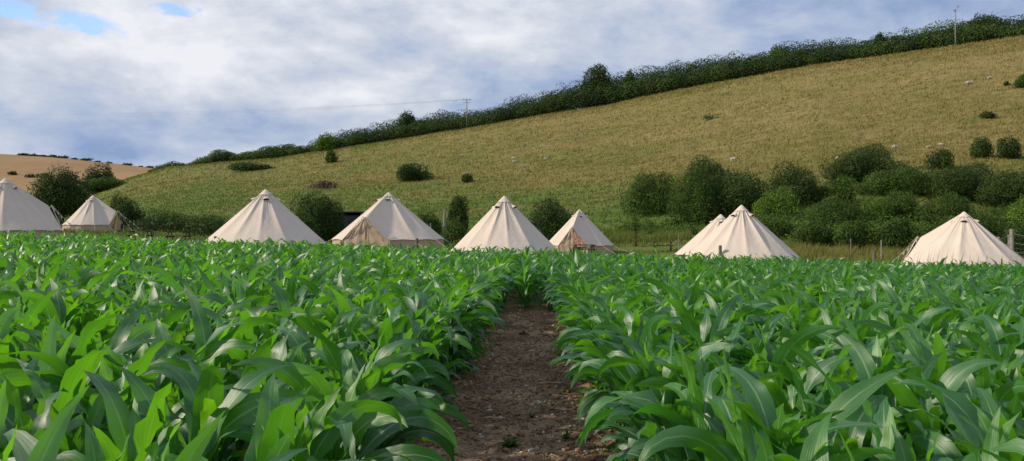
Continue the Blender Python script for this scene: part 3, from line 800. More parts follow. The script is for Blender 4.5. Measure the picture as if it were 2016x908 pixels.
# low bramble bank along the foot of the thicket
bk = [(1478, 1580, 428, 476), (1560, 1665, 436, 486), (1640, 1745, 432, 488), (1725, 1830, 430, 490), (1810, 1900, 432, 492), (1880, 1985, 420, 492), (1960, 2070, 432, 494)]
bl_lab = ['leftmost bramble of the low bank, behind the second tent from the right', 'second bramble from the left in the low bank', 'bramble of the low bank just above the pale marker post', 'middle bramble of the low bank left of the rightmost tent', 'bramble behind the left slope of the rightmost tent', 'bramble behind the right slope of the rightmost tent', 'bramble at the right edge of the photo behind the fence post']
for q, (b_, lb) in enumerate(zip(bk, bl_lab)):
    bush(*b_, 'leaf_mid', lb, d=[56, 52, 50, 49, 48, 47, 46][q], name='bramble', cat='bramble', group='brambles of the low bank at the foot of the hill', k=16, depth=0.5, dens=8, size_px=3.0, spiky=0.1)
def undergrowth(name, px0, px1, d0, d1, n_blob, n, rr, size, label, seed, mat='leaf_mid'):
    rng = np.random.default_rng(seed); B = []
    for _ in range(n_blob):
        px = rng.uniform(px0, px1); lo = np.interp(px, [px0, px1], d0); hi = np.interp(px, [px0, px1], d1)
        d = rng.uniform(lo, hi); x = (px - 1008) / F * d; r = rng.uniform(*rr)
        B.append([x, d, h1(x, d) + r * 0.25, r * 1.5, r * 1.3, r, float(np.clip(0.45 + 0.8 * vnoise(x / 5, d / 4, seed) + rng.normal(0, 0.15), 0.05, 0.95))])
    V, Q, var = leaf_cloud(B, n, size, rng, 0.12)
    me = np_mesh(name, V, [Q], {'var': var}); tag(link_mesh(name, me, M[mat]), label, 'undergrowth', kind='stuff')
undergrowth('undergrowth', 1470, 2120, (57, 44), (70, 66), 430, 105000, (0.35, 0.9), 0.16, 'tangled low green undergrowth of nettles and bramble between the bushes on the right', 3)
undergrowth('undergrowth', 270, 455, (78, 70), (86, 82), 70, 16000, (0.4, 1.0), 0.22, 'low dark undergrowth along the foot of the hill at the left', 4, 'leaf_dark')
undergrowth('undergrowth', 800, 930, (57, 56), (64, 63), 50, 14000, (0.3, 0.75), 0.16, 'low green undergrowth left of the centre tent', 5)
undergrowth('undergrowth', 1225, 1500, (70, 58), (76, 74), 70, 16000, (0.3, 0.7), 0.16, 'ragged undergrowth round the feet of the left thicket bushes', 6)
# sapling and nettles
bush(1240, 1262, 418, 494, 'leaf_mid', 'thin young sapling standing in the grass between the small tent and the thicket', d=60, name='sapling', cat='sapling', tree=True, k=8, dens=1.6)

# ------------------------------------------------------------------ skyline
TP = [(615, 293), (640, 274), (680, 262), (720, 256), (780, 243), (860, 228), (900, 226), (950, 222), (1000, 203), (1080, 186), (1140, 165), (1200, 158), (1300, 136), (1400, 120), (1480, 112), (1545, 96), (1600, 93), (1700, 84), (1800, 64), (1880, 50), (1930, 40), (1960, 38), (1985, 44), (2016, 38), (2200, 10), (2400, -30)]
def ridge_pt(px, back):
    D = float(tab(DP, px)) + back; x = (px - 1008) / F * D; return x, D, h1(x, D)
def belt(name, p0, p1, T, rng, mat, rows_, label, cat, size, n, kind='stuff', step=10):
    B = []
    px = p0
    while px < p1:
        for rw in range(rows_):
            x, d, z = ridge_pt(px + rng.uniform(-4, 4), 2.0 + rw * 3.2 + rng.uniform(-0.8, 0.8))
            top = CZ + (HY - float(tab(T, px)) + 5) / F * d
            hh = (top - z) * (0.60 + 0.45 * (rw + 1) / rows_) * rng.uniform(0.82, 1.12)
            r = max(0.8, min(hh * 0.5, rng.uniform(1.3, 3.8)))
            v = 0.36 + 0.6 * float(vnoise(px / 40, rw * 0.7, 3)) + rng.uniform(-0.34, 0.42)
            B.append([x, d, z + hh - r, r * rng.uniform(1.1, 1.9), r, r * rng.uniform(0.8, 1.05), v])
            B.append([x + rng.uniform(-1, 1), d - rng.uniform(0, 0.8), z + hh * 0.35, r * 1.2, r, hh * 0.40, v])
        px += step * rng.uniform(0.7, 1.2)
    V, Q, var = leaf_cloud(B, n, size, rng, 0.02, True)
    me = np_mesh(name, V, [Q], {'var': var})
    o = link_mesh(name, me, M[mat]); tag(o, label, cat, kind=kind); return o
rb = np.random.default_rng(55)
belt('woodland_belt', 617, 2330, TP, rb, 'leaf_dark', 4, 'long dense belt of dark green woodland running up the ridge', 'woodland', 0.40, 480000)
LT = [(300, 338), (320, 330), (345, 322), (370, 328), (420, 305), (440, 301), (470, 308), (490, 300), (510, 303), (532, 291), (555, 292), (590, 290), (615, 293)]
belt('hedgerow', 300, 618, LT, rb, 'leaf_mid', 2, 'low dark hedgerow along the left part of the ridge', 'hedgerow', 0.45, 45000, kind=None, step=8)
bush(618, 668, 262, 296, 'leaf_bright', 'bright green bush at the left end of the woodland belt', d=296, cat='bush', k=10)
for (a, b, c, e, lab, m_) in [(1142, 1212, 130, 200, 'rounded tree standing clear of the woodland belt near mid ridge', 'leaf_dark'), (782, 822, 221, 262, 'windswept tree topping the woodland belt left of the power pole', 'leaf_dark'),
        (1224, 1252, 138, 190, 'small tree just right of the rounded tree on the ridge', 'leaf_mid'), (1720, 1746, 66, 105, 'little spiky tree sticking out of the belt left of the tall mast', 'leaf_dark'), (1905, 1968, 31, 80, 'spreading treetop above the belt right of the tall mast', 'leaf_dark'),
        (1515, 1560, 91, 125, 'light topped tree in the belt right of the ridge\'s middle', 'leaf_mid')]:
    D = float(tab(DP, (a + b) / 2)) + 6
    bush(a, b, c, e, m_, lab, d=D, name='ridge_tree', cat='tree', tree=True, k=12)
# far hill: hedge bushes on the crest and the field division
crest = [(33, 60, 303.0), (56, 76, 305.5), (72, 92, 307), (88, 114, 308), (110, 138, 309.5), (140, 153, 313.5), (155, 184, 315), (186, 198, 320), (208, 221, 322), (240, 262, 324), (272, 282, 329.5), (284, 303, 329)]
cl = ['leftmost hedge bush on the far skyline', 'second hedge bush from the left on the far skyline', 'third hedge bush from the left on the far skyline', 'fourth hedge bush from the left, in the joined far skyline row', 'right end of the joined far skyline hedge row', 'small squarish hedge bush after the first skyline gap', 'long low hedge bush midway along the far skyline', 'tiny flat hedge bush right of the long low one on the skyline', 'small isolated hedge bush above the rounded tree', 'isolated squarish hedge bush right of the rounded tree on the skyline', 'tiny skyline hedge bush near the hill junction', 'last skyline hedge bush where the two hills meet']
for (a, b, c), lb in zip(crest, cl):
    bush(a, b, c, c + 9, 'leaf_dark', lb, d=598, name='hedge_bush', cat='hedge bush', group='hedge bushes along the far skyline', k=7, dens=3, depth=0.5)
for (a, b, c, lb) in [(14, 34, 336, 'small dark bush on the boundary between the two brown fields'), (48, 72, 341, 'flat dark bush on the field boundary left of the big bushy tree'), (70, 110, 341, 'longer dark hedge piece on the field boundary touching the big bushy tree')]:
    bush(a, b, c, c + 9, 'leaf_dark', lb, name='boundary_bush', cat='bush', k=7, dens=3, depth=0.5)

# ------------------------------------------------------------------ tents
def tent(px, apex_py, d, R, door_az, label, rot=0.0, door=None, eave=0.6, vents=True, seed=0, ropes=True, sag=0.045, slump=0.0, hp=1.8):
    """bell tent: canopy of 14 panels, wall, cap, vents, ropes; door_az is measured in the world (radians)"""
    rng = np.random.default_rng(500 + seed)
    x = (px - 1008) / F * d; zg = h1(x, d)
    Ht = CZ + (HY - apex_py) / F * d - zg
    o = empty('bell_tent', (x, d, zg), 0, label, 'tent')
    npan = 14; per = 12; nth = npan * per; ns = 22
    th = np.arange(nth) / nth * 2 * PI + door_az
    dth = (th - door_az + PI) % (2 * PI) - PI
    wd = 0.43
    seam = np.cos((dth * npan / 2)) ** 2            # 1 on seams
    rp = R * 0.99
    q = np.clip(1 - np.abs(dth) / wd, 0, 1)
    pf = (dth * npan / (2 * PI)) % 1.0; er = R * math.cos(PI / npan) / np.cos((pf - 0.5) * 2 * PI / npan); ez = eave + 0.03 * (1 - seam)
    ez = ez * (1 - q) + hp * q; er = np.where(q > 0, R * math.cos(wd) / np.maximum(np.cos(dth), 0.5), er)
    V = []; s = np.linspace(0, 1, ns + 1); r0 = 0.035
    ph = rng.uniform(0, 6.28, 4)
    for i, t in enumerate(s):
        r = r0 + (er - r0) * t; z = Ht + (ez - Ht) * t
        # catenary sag of every panel and slight slump of the whole profile
        sg = (sag * (1 - (2 * pf - 1) ** 2) + 0.012) * math.sin(PI * t) * R * 0.45 + slump * math.sin(PI * t)
        fold = math.exp(-((t - 0.16) / 0.16) ** 2) * 0.019 * (np.sin(th * 31 + ph[0]) + 0.6 * np.sin(th * 47 + ph[1])) + 0.010 * math.sin(PI * t) * np.sin(th * 19 + ph[2] + 3 * t)
        seamr = 0.016 * np.exp(-((1 - seam) / 0.05)) * math.sin(PI * min(1, t * 1.2)) if t < .99 else 0
        cr = r - sg * 0.75 + fold + seamr; cz = z - sg * 0.75
        V.append(np.stack([cr * np.cos(th), cr * np.sin(th), cz], -1))
    V = np.concatenate(V)
    i = np.arange((ns + 1) * nth).reshape(ns + 1, nth); j = np.roll(i, -1, 1)
    Q = np.stack([i[:-1], i[1:], j[1:], j[:-1]], -1).reshape(-1, 4)
    me = np_mesh('canopy', V, [Q], smooth=True); link_mesh('canopy', me, M['canvas'], o)
    # eave flap
    # wall (not across the door)
    idx = [k for k in range(nth) if q[k] <= 0]
    idx.sort(key=lambda k: (th[k] - door_az) % (2 * PI))
    Vw, Fw = [], []
    for lev, (zz, rr) in enumerate([(eave + 0.04, -0.05), (eave * .5, -0.02), (0.0, 0.0), (-0.15, 0.0)]):
        for k in idx:
            w = 0.018 * math.sin(th[k] * 43 + lev)
            r = er[k] + rr - 0.03 + w; Vw.append((r * math.cos(th[k]), r * math.sin(th[k]), zz))
    m = len(idx)
    for lev in range(3):
        for k in range(m - 1): Fw.append((lev * m + k, lev * m + k + 1, (lev + 1) * m + k + 1, (lev + 1) * m + k))
    mb = MB(); mb.add(Vw, Fw); mb.build('wall', M['canvas_shaded'], o, True)
    # door: two fabric panels meeting at a zip, inside the A frame
    ca, sa = math.cos(door_az), math.sin(door_az)
    rd = R * math.cos(wd) - 0.03; hw = R * math.sin(wd)
    def L2W(a, r, z): return (ca * r - sa * a, sa * r + ca * a, z)
    def panel(sgn, close=1.0):
        vs, fs = [], []; nu, nv = 10, 14
        for b in range(nv + 1):
            zz = -0.12 + (hp - 0.03 + 0.12) * b / nv
            wmax = hw if zz < eave else hw * (1 - (zz - eave) / (hp - eave))
            for a in range(nu + 1):
                f = a / nu; off = sgn * (wmax * (1 - close * (1 - f)) if close < 1 else wmax * f)
                ripple = 0.03 * math.sin(f * 13 + b * 0.5 * sgn) * min(1, wmax / 0.3) + (0.02 * math.sin(zz * 9 + f * 3))
                vs.append(L2W(off, rd + (R * 0.0) + ripple * 0.8 + 0.06 * max(0.0, zz) * 0.3, zz))
        for b in range(nv):
            for a in range(nu): fs.append((b * (nu + 1) + a, b * (nu + 1) + a + 1, (b + 1) * (nu + 1) + a + 1, (b + 1) * (nu + 1) + a))
        return MB().add(vs, fs)
    if door == 'open':
        panel(-1).build('door_panel', M['canvas_shaded'], o, True)
        panel(1, 0.45).build('door_panel', M['canvas_shaded'], o, True)
        mb = MB()   # patterned curtain hanging just inside the opened half
        vs, fs = [], []
        for b in range(13):
            zz = eave * 0.9 + (hp - 0.1 - eave * 0.9) * b / 12; wmax = hw * (1 - max(0, zz - eave) / (hp - eave)) * 0.97
            for a in range(9):
                f = a / 8; vs.append(L2W(wmax * f, rd + 0.09 + 0.025 * math.sin(f * 18), zz))
        for b in range(12):
            for a in range(8): fs.append((b * 9 + a, b * 9 + a + 1, (b + 1) * 9 + a + 1, (b + 1) * 9 + a))
        mb.add(vs, fs); c = mb.build('curtain', M['curtain'], o, True)
    else:
        panel(-1).build('door_panel', M['canvas_shaded'], o, True); panel(1).build('door_panel', M['canvas_shaded'], o, True)
    if door == 'flap':
        mb = MB(); mb.add([L2W(0.10, rd + 0.11, 1.45), L2W(0.0, rd + 0.12, 1.50), L2W(-0.55, rd + 0.18, 0.25), L2W(-0.30, rd + 0.26, 0.20)], [(0, 1, 2, 3)])
        mb.add([L2W(-0.10, rd + 0.13, 1.30), L2W(-0.22, rd + 0.15, 1.05), L2W(-0.62, rd + 0.28, 0.10), L2W(-0.40, rd + 0.30, 0.10)], [(0, 1, 2, 3)])
        mb.build('open_flap', M['yellow'], o)
        mb = MB(); mb.box(L2W(0.5, rd + 0.02, 0.45), (0.30, 0.02, 0.5), rot=Vector((0, 0, 1)).to_track_quat('Z', 'Y').to_matrix())
        mb.v = [L2W(0.72, rd + .07, .25), L2W(0.98, rd + .07, .25), L2W(0.98, rd + .07, .72), L2W(0.72, rd + .07, .72), L2W(0.72, rd + .05, .25), L2W(0.98, rd + .05, .25), L2W(0.98, rd + .05, .72), L2W(0.72, rd + .05, .72)]
        mb.f = [(0, 1, 2, 3), (7, 6, 5, 4), (0, 4, 5, 1), (1, 5, 6, 2), (2, 6, 7, 3), (3, 7, 4, 0)]
        mb.build('window', M['dark'], o)
    # zip and A frame piping
    mb = MB(); mb.tube([L2W(0, rd + 0.05, 0), L2W(0, rd + 0.08, 0.8), L2W(0, rd + 0.10, hp - 0.05)], 0.012, 5); mb.build('zip', M['canvas_cap'], o)
    mb = MB(); mb.tube([L2W(-hw, rd + 0.03, eave), L2W(0, rd + R * (1 - math.cos(wd)) * .9 + 0.02, hp), L2W(hw, rd + 0.03, eave)], 0.022, 6); mb.tube([L2W(-hw, rd + .03, 0), L2W(-hw, rd + .03, eave)], .02, 6); mb.tube([L2W(hw, rd + .03, 0), L2W(hw, rd + .03, eave)], .02, 6)
    mb.build('door_frame', M['canvas_cap'], o)
    # apex cap
    vs, fs = [(0, 0, Ht + 0.035)], []; n = 28
    slope = (Ht - eave) / R
    for lev, rr in enumerate((0.05, 0.16, 0.27)):
        for k in range(n):
            a = 2 * PI * k / n; r = rr * (1 + 0.04 * math.sin(a * 7)) + 0.012
            vs.append((r * math.cos(a), r * math.sin(a), Ht + 0.03 - rr * slope + (0.015 if lev == 0 else 0)))
    for k in range(n):
        fs.append((0, 1 + k, 1 + (k + 1) % n))
        for lev in (0, 1): fs.append((1 + lev * n + k, 1 + (lev + 1) * n + k, 1 + (lev + 1) * n + (k + 1) % n, 1 + lev * n + (k + 1) % n))
    MB().add(vs, fs).build('apex_cap', M['canvas_cap'], o, True)
    MB().tube([(0, 0, 0), (0, 0, Ht - 0.02)], 0.022, 8).build('centre_pole', M['metal'], o)
    # vents: small arched hoods with a dark mesh mouth
    if vents:
        for kv in range(4):
            a0 = door_az + rot + kv * PI / 2 + 0.35
            er_ = np.array([math.cos(a0), math.sin(a0), 0]); et = np.array([-math.sin(a0), math.cos(a0), 0])
            dn = er_ * 1.0 + np.array([0, 0, -slope]); dn /= np.linalg.norm(dn)
            nm = np.cross(et, dn); nm = nm if nm[2] > 0 else -nm
            c = er_ * 0.36 + np.array([0, 0, Ht - 0.36 * slope])
            vs, fs = [], []; nn = 8
            for lev, (dd_, hgt, wd_) in enumerate([(0.0, 0.0, 0.05), (0.11, 0.06, 0.10), (0.22, 0.11, 0.14)]):
                for k in range(nn + 1):
                    a = PI * k / nn; p = c + dn * dd_ + et * math.cos(a) * wd_ + nm * (math.sin(a) * hgt + 0.012); vs.append(tuple(p))
            for lev in (0, 1):
                for k in range(nn): fs.append((lev * (nn + 1) + k, lev * (nn + 1) + k + 1, (lev + 1) * (nn + 1) + k + 1, (lev + 1) * (nn + 1) + k))
            hd = MB().add(vs, fs).build('vent_hood', M['canvas_cap'], o, True)
            vs2 = [tuple(c + dn * 0.205 + et * math.cos(PI * k / nn) * 0.125 + nm * (math.sin(PI * k / nn) * 0.095 + 0.012)) for k in range(nn + 1)]
            MB().add(vs2, [tuple(range(nn + 1))]).build('vent_mesh', M['dark'], hd)
    # ropes from every seam, and from the A frame
    if ropes:
        for k in range(npan):
            a = door_az + (k + 0.0) * 2 * PI / npan
            if k in (0,): continue
            rr = R; L_ = 1.45 + rng.uniform(-0.15, 0.2)
            p0 = (rr * math.cos(a), rr * math.sin(a), eave); gx, gy = (rr + L_) * math.cos(a), (rr + L_) * math.sin(a)
            gz = h1(x + gx, d + gy) - zg
            rp_ = MB().tube([p0, ((p0[0] + gx) / 2, (p0[1] + gy) / 2, (p0[2] + gz) / 2 - 0.02), (gx, gy, gz + 0.03)], 0.007, 5).build('guy_rope', M['rope'], o)
            MB().tube([(gx, gy, gz - 0.1), (gx - 0.03 * math.cos(a), gy - 0.03 * math.sin(a), gz + 0.1)], 0.012, 5).build('peg', M['peg'], rp_)
        p0 = L2W(0, R, hp + 0.02)
        for sg in (-1, 1):
            g = L2W(sg * 0.35, R + 1.9, 0); gz = h1(x + g[0], d + g[1]) - zg
            MB().tube([p0, ((p0[0] + g[0]) / 2, (p0[1] + g[1]) / 2, (hp + gz) / 2 - 0.03), (g[0], g[1], gz + .03)], 0.007, 5).build('guy_rope', M['rope'], o)
    o_info = dict(o=o, x=x, d=d, z=zg, L2W=lambda a, r, z: tuple(np.array(L2W(a, r, z)) + np.array([x, d, zg])), R=R, hp=hp, Ht=Ht)
    return o_info

def az(deg): return math.radians(deg)
# azimuths: 0 = to the right (+x), -90 = towards the camera, 180 = to the left
T1 = tent(10, 352, 40.0, 2.6, az(68), 'large cream bell tent cut by the left edge of the photo', hp=1.96, seed=1)
T2 = tent(183, 385, 73.0, 2.55, az(-8), 'small cream bell tent with a yellow lined open door, second from the left', door='flap', seed=2, hp=1.9)
T3 = tent(523, 374, 33.6, 2.6, az(75), 'plain cream bell tent without visible door, third from the left', rot=0.25, seed=3)
T4 = tent(765, 380, 41.4, 2.98, az(-106), 'wide cream bell tent with its shade-toned tan walls and closed door facing the camera', eave=0.84, hp=1.98, seed=4)
T5 = tent(993, 387, 33.6, 2.42, az(95), 'cone shaped cream bell tent straight beyond the end of the soil path', rot=0.55, seed=5)
T6 = tent(1141, 413, 57.0, 2.5, az(-107), 'small cream bell tent with an open door and patterned curtain behind a picnic table', door='open', seed=6, hp=1.95)
T7 = tent(1419, 423, 43.0, 2.5, az(60), 'cream bell tent mostly hidden behind the second tent from the right', seed=7)
T8 = tent(1460, 405, 33.6, 2.55, az(80), 'cream bell tent overlapping another one, second from the right', rot=0.45, seed=8)
T9 = tent(1898, 418, 36.0, 2.78, az(106), 'large cream bell tent at the far right of the photo', hp=1.95, rot=0.4, seed=9)

# bunting on three tents
def bunting(t, pts, n, label):
    o = empty('bunting', t['L2W'](*pts[0]), 0, label, 'bunting'); base = Vector(t['L2W'](*pts[0]))
    P = [Vector(t['L2W'](*p)) - base for p in pts]
    MB().tube(P, 0.006, 4).build('string', M['rope'], o)
    for k in range(n):
        f = (k + 0.5) / n; seg = min(len(P) - 2, int(f * (len(P) - 1))); lf = f * (len(P) - 1) - seg
        a = P[seg].lerp(P[seg + 1], lf); dr = (P[seg + 1] - P[seg]).normalized() * 0.075
        tip = a + Vector((0.03 * math.sin(k * 2.1), 0.02, -0.17))
        MB().add([a - dr, a + dr, tip, a - dr + Vector((0, .006, 0)), a + dr + Vector((0, .006, 0)), tip + Vector((0, .006, 0))], [(0, 1, 2), (5, 4, 3), (0, 3, 4, 1), (1, 4, 5, 2), (2, 5, 3, 0)]).build('flag', M['flag'], o)
bunting(T4, [(0.0, 2.98, 1.96), (-0.20, 3.3, 1.25), (-0.45, 3.9, 0.30)], 6, 'string of pale pennants hanging down beside the closed tan door')
bunting(T1, [(0.0, 2.62, 1.90), (-0.5, 3.0, 1.2), (-1.1, 3.4, 0.55)], 7, 'string of pennants on the guy rope of the leftmost tent')
bunting(T2, [(0.0, 2.6, 1.80), (0.15, 3.6, 1.0), (0.35, 4.5, 0.25)], 5, 'string of pennants on the guy rope of the tent with the yellow lined door')
bunting(T9, [(0.0, 2.66, 1.9), (0.5, 3.1, 1.2), (1.2, 3.6, 0.4)], 7, 'string of pale green pennants at the left side of the rightmost tent')

# ------------------------------------------------------------------ picnic tables
def picnic_table(px, d, rz, label, dz=0.0):
    x = (px - 1008) / F * d; z = h1(x, d)
    o = empty('picnic_table', (x, d, z), rz, label, 'picnic table', )
    mb = MB()
    o.scale = (0.84, 1, 1)
    for k in range(5): mb.box((0, -0.30 + k * 0.15, 0.73), (1.8, 0.14, 0.04))
    mb.build('tabletop', M['wood'], o)
    for s in (-1, 1):
        mb = MB(); mb.box((0, s * 0.62, 0.44), (1.8, 0.13, 0.04)); mb.box((0, s * 0.77, 0.44), (1.8, 0.13, 0.04)); mb.build('seat', M['wood'], o)
        mb = MB(); mb.box((s * 0.66, 0, 0.40), (0.045, 1.56, 0.09)); mb.box((s * 0.66, 0, 0.688), (0.045, 0.7, 0.045)); mb.build('crossbar', M['wood'], o)
        for q in (-1, 1):
            MB().tube([(s * 0.71, q * 0.62, 0.0), (s * 0.71, q * 0.24, 0.70)], 0.045, 4).build('leg', M['wood'], o)
    return o
picnic_table(1150, 53.0, 0.1, 'brown picnic table in front of the small tent with the patterned curtain')
picnic_table(1304, 56.0, -0.15, 'brown picnic table standing alone on the grass right of the small tent')
picnic_table(277, 55.0, 0.05, 'grey picnic table just right of the tent with the yellow lined door')
picnic_table(352, 54.0, 0.05, 'grey picnic table on the grass midway between the second and third tents')

# ------------------------------------------------------------------ posts, poles, fence
def post(px, top_py, d, r, mat, label, round_=True, name='fence_post', group=None, tilt=0.0):
    x = (px - 1008) / F * d; z = h1(x, d); t = CZ + (HY - top_py) / F * d - z
    mb = MB(); mb.tube([(0, 0, -0.3), (tilt * t * .5, 0, t * .5), (tilt * t, 0, t), (tilt * t, 0, t + r * .25)], [r, r, r * .96, r * .6], 10 if round_ else 4)
    return tag(mb.build(name, M[mat], loc=(x, d, z)), label, 'post', group)
post(498, 459, 31.8, 0.065, 'post', 'dark wooden post standing before the third tent from the left')
post(424, 466, 31.9, 0.06, 'post', 'short wooden post at the left foot of the third tent')
post(821, 470, 31.9, 0.065, 'post', 'dark wooden post before the right wall of the tent with the tan door')
post(1418, 484, 31.9, 0.065, 'post', 'short wooden post before the second tent from the right')
post(1721, 494, 31.9, 0.065, 'post', 'short grey post at the maize edge left of the rightmost tent')
post(1735, 473, 44, 0.04, 'pale', 'thin pale marker post in the tall grass left of the rightmost tent', round_=False, name='marker_post')
post(1675, 470, 46, 0.02, 'pale', 'very thin pale cane in the tall grass right of the second tent from the right', name='garden_cane')
post(1336, 458, 50, 0.02, 'pale', 'thin pale cane in the grass right of the lone picnic table', name='garden_cane')
post(874, 414, 60, 0.10, 'pale', 'pale wooden post above the scrub left of the centre tent', tilt=0.02)
post(868, 426, 60, 0.06, 'pale', 'shorter weathered post leaning beside the pale one left of the centre tent', tilt=0.12)
post(848, 440, 58, 0.04, 'pale', 'thin stake in the scrub behind the right slope of the tan door tent', tilt=0.0)
# wire fence at the right
fx0 = (1940 - 1008) / F * 42; fence_l = [(1966, 466, 42.5, 0.06), (1986, 462, 42, 0.05), (1992, 451, 41.5, 0.105), (2040, 462, 41, 0.06)]
o = empty('wire_fence', ((1966 - 1008) / F * 42.5, 42.5, h1((1966 - 1008) / F * 42.5, 42.5)), 0, 'wire fence with a tall grey strainer post behind the rightmost tent', 'fence')
ol = Vector(o.location); tops = []
for px, ty, d, r in fence_l:
    x = (px - 1008) / F * d; z = h1(x, d); t = CZ + (HY - ty) / F * d
    p = Vector((x, d, z)) - ol; tp = Vector((x, d, t)) - ol; tops.append((p, tp))
    MB().tube([p + Vector((0, 0, -.3)), tp], r, 10).build('post', M['pale'], o)
for k in range(4):
    pts = [b.lerp(t_, 0.9 - 0.2 * k) for b, t_ in tops]
    pts = [pts[0], pts[2], pts[3]]
    pts[1] = Vector((tops[2][0].x, tops[2][0].y, pts[1].z))
    MB().tube(pts, 0.012, 4).build('wire', M['metal'], o)

def utility_pole(px, top_py, back, label, arm=True, r=0.17):
    D = float(tab(DP, px)) + back; x = (px - 1008) / F * D; z = h1(x, D); t = CZ + (HY - top_py) / F * D - z
    o = empty('utility_pole', (x, D, z), 0, label, 'pole')
    MB().tube([(0, 0, -0.5), (0, 0, t * .5), (0, 0, t)], [r * 1.2, r, r * .8], 10).build('pole', M['pole'], o, True)
    if arm:
        MB().box((0, -0.2, t - 0.15), (2.9, 0.13, 0.14)).build('crossarm', M['pole'], o)
        MB().box((0, 0.25, t - 1.1), (2.6, 0.1, 0.1)).build('crossarm', M['pole'], o)
        for s in (-1.3, 0.0, 1.3):
            MB().tube([(s, -0.2, t - 0.08), (s, -0.2, t + 0.05), (s, -0.2, t + 0.12), (s, -0.2, t + 0.22)], [0.05, 0.10, 0.06, 0.08], 8).build('insulator', M['metal'], o)
        MB().tube([(-0.5, -0.25, t - 4.2), (-0.42, -0.25, t - 2.6)], 0.06, 6).build('bracket', M['metal'], o)
    else:
        MB().tube([(0, 0, t - 0.3), (0.45, 0, t + 0.25), (0.62, 0, t + 0.9)], 0.05, 6).build('antenna', M['metal'], o)
        MB().box((0.62, 0, t + 0.75), (0.25, 0.2, 0.35)).build('antenna_head', M['metal'], o)
        MB().box((-0.25, 0, t - 0.25), (0.5, 0.25, 0.25)).build('camera_box', M['metal'], o)
    return o, x, D, z + t
up, ux, uy, uz = utility_pole(919, 196, 1.0, 'grey wooden power pole with crossarms standing in the ridge woodland')
utility_pole(1881, 19, -1.5, 'tall thin mast with a small antenna at the top right of the ridge', arm=False, r=0.14)
# power lines running off to the left
for k, s in enumerate((-1.3, 0.0, 1.3)):
    pts = []
    for i in range(25):
        f = i / 24; x = ux + s * 0.9 - 170 * f - 40 * f * f; y = uy + 40 * f + s * 2.0 * f
        z = uz + 0.1 + (-1.0 + [0.6, 0.0, -0.6][k]) * f - 9 * f * (1 - f) * 0.5
        pts.append((x, y, z))
    ms = ['uppermost', 'middle', 'lowest'][k]
    tag(MB().tube(pts, 0.013, 4).build('power_line', M['wire']), '%s of the thin dark power lines crossing the sky left of the pole' % ms, 'power line', 'power lines left of the pole')

# ------------------------------------------------------------------ shed
def shed():
    d = 69.0; x0 = (668 - 1008) / F * d; x1 = (716 - 1008) / F * d; z = h1((x0 + x1) / 2, d); t = CZ + (HY - 419) / F * d - z
    o = empty('shed', ((x0 + x1) / 2, d, z), 0, 'dark open fronted shed beside the large rounded bush, left of the tan door tent', 'shed')
    w = x1 - x0
    mb = MB(); mb.box((0, 1.2, t / 2), (w, 0.06, t)); mb.box((-w / 2, 0, t / 2), (0.05, 2.4, t)); mb.box((w / 2, 0, t / 2), (0.05, 2.4, t)); mb.box((0, -1.1, t * .45), (w - .06, 0.05, t * .90)); mb.build('wall', M['shed'], o)
    mb = MB(); mb.box((0, 0, t + 0.04), (w + 0.3, 2.8, 0.07)); mb.build('roof', M['shedroof'], o)
    for s in (-1, 1): MB().box((s * (w / 2 + 0.02), -1.22, t / 2), (0.1, 0.1, t)).build('post', M['post'], o)
shed()

# ------------------------------------------------------------------ sheep
def sheep_mesh(graze=True, lying=False):
    me = bpy.data.meshes.new('body')
    lz = 0.0 if not lying else -0.33
    V = [(0, 0, .62 + lz), (.28, 0, .63 + lz), (.45, 0, .62 + lz), (-.28, 0, .63 + lz), (-.45, 0, .60 + lz)]
    R = [(.24, .25), (.23, .24), (.16, .18), (.24, .25), (.14, .15)]
    E = [(0, 1), (1, 2), (0, 3), (3, 4)]
    def add(p, par, r): V.append(p); R.append(r); E.append((par, len(V) - 1)); return len(V) - 1
    if graze and not lying:
        a = add((.62, 0, .52), 2, (.09, .10)); b = add((.74, 0, .30), a, (.075, .085)); add((.84, 0, .12), b, (.04, .045))
    else:
        a = add((.58, 0, .78 + lz), 2, (.09, .10)); b = add((.68, 0, .88 + lz), a, (.08, .085)); add((.86, 0, .80 + lz), b, (.04, .045))
    for s in (-1, 1): add((V[b][0] - .02, s * .13, V[b][2] + .02), b, (.025, .03))
    add((-.56, 0, .42 + lz), 4, (.04, .05))
    for par, x in ((1, .32), (3, -.34)):
        for s in (-1, 1):
            if lying: c = add((x, s * .17, .12), par, (.06, .06)); add((x + .18, s * .19, .05), c, (.035, .035))
            else:
                c = add((x, s * .13, .40), par, (.07, .08)); e = add((x - .02, s * .13, .2), c, (.035, .035)); add((x, s * .13, .0), e, (.03, .035))
    me.from_pydata(V, E, [])
    o = bpy.data.objects.new('sheep', me); COL.objects.link(o)
    m = o.modifiers.new('skin', 'SKIN')
    sv = me.skin_vertices[0].data if me.skin_vertices else None
    if sv is None:
        bpy.context.view_layer.objects.active = o; o.select_set(True)
        bpy.ops.mesh.customdata_skin_add(); sv = me.skin_vertices[0].data
    for i, r in enumerate(R): sv[i].radius = r
    sv[0].use_root = True
    o.modifiers.new('sub', 'SUBSURF').levels = 1; o.modifiers['sub'].render_levels = 1
    me.materials.append(M['wool'])
    # bake to a plain mesh
    dg = bpy.context.evaluated_depsgraph_get(); ev = o.evaluated_get(dg)
    m2 = bpy.data.meshes.new_from_object(ev); bpy.data.objects.remove(o)
    for p in m2.polygons: p.use_smooth = True
    m2.materials.clear(); m2.materials.append(M['wool'])
    return m2
SG, SS, SL = sheep_mesh(True), sheep_mesh(False), sheep_mesh(False, True)
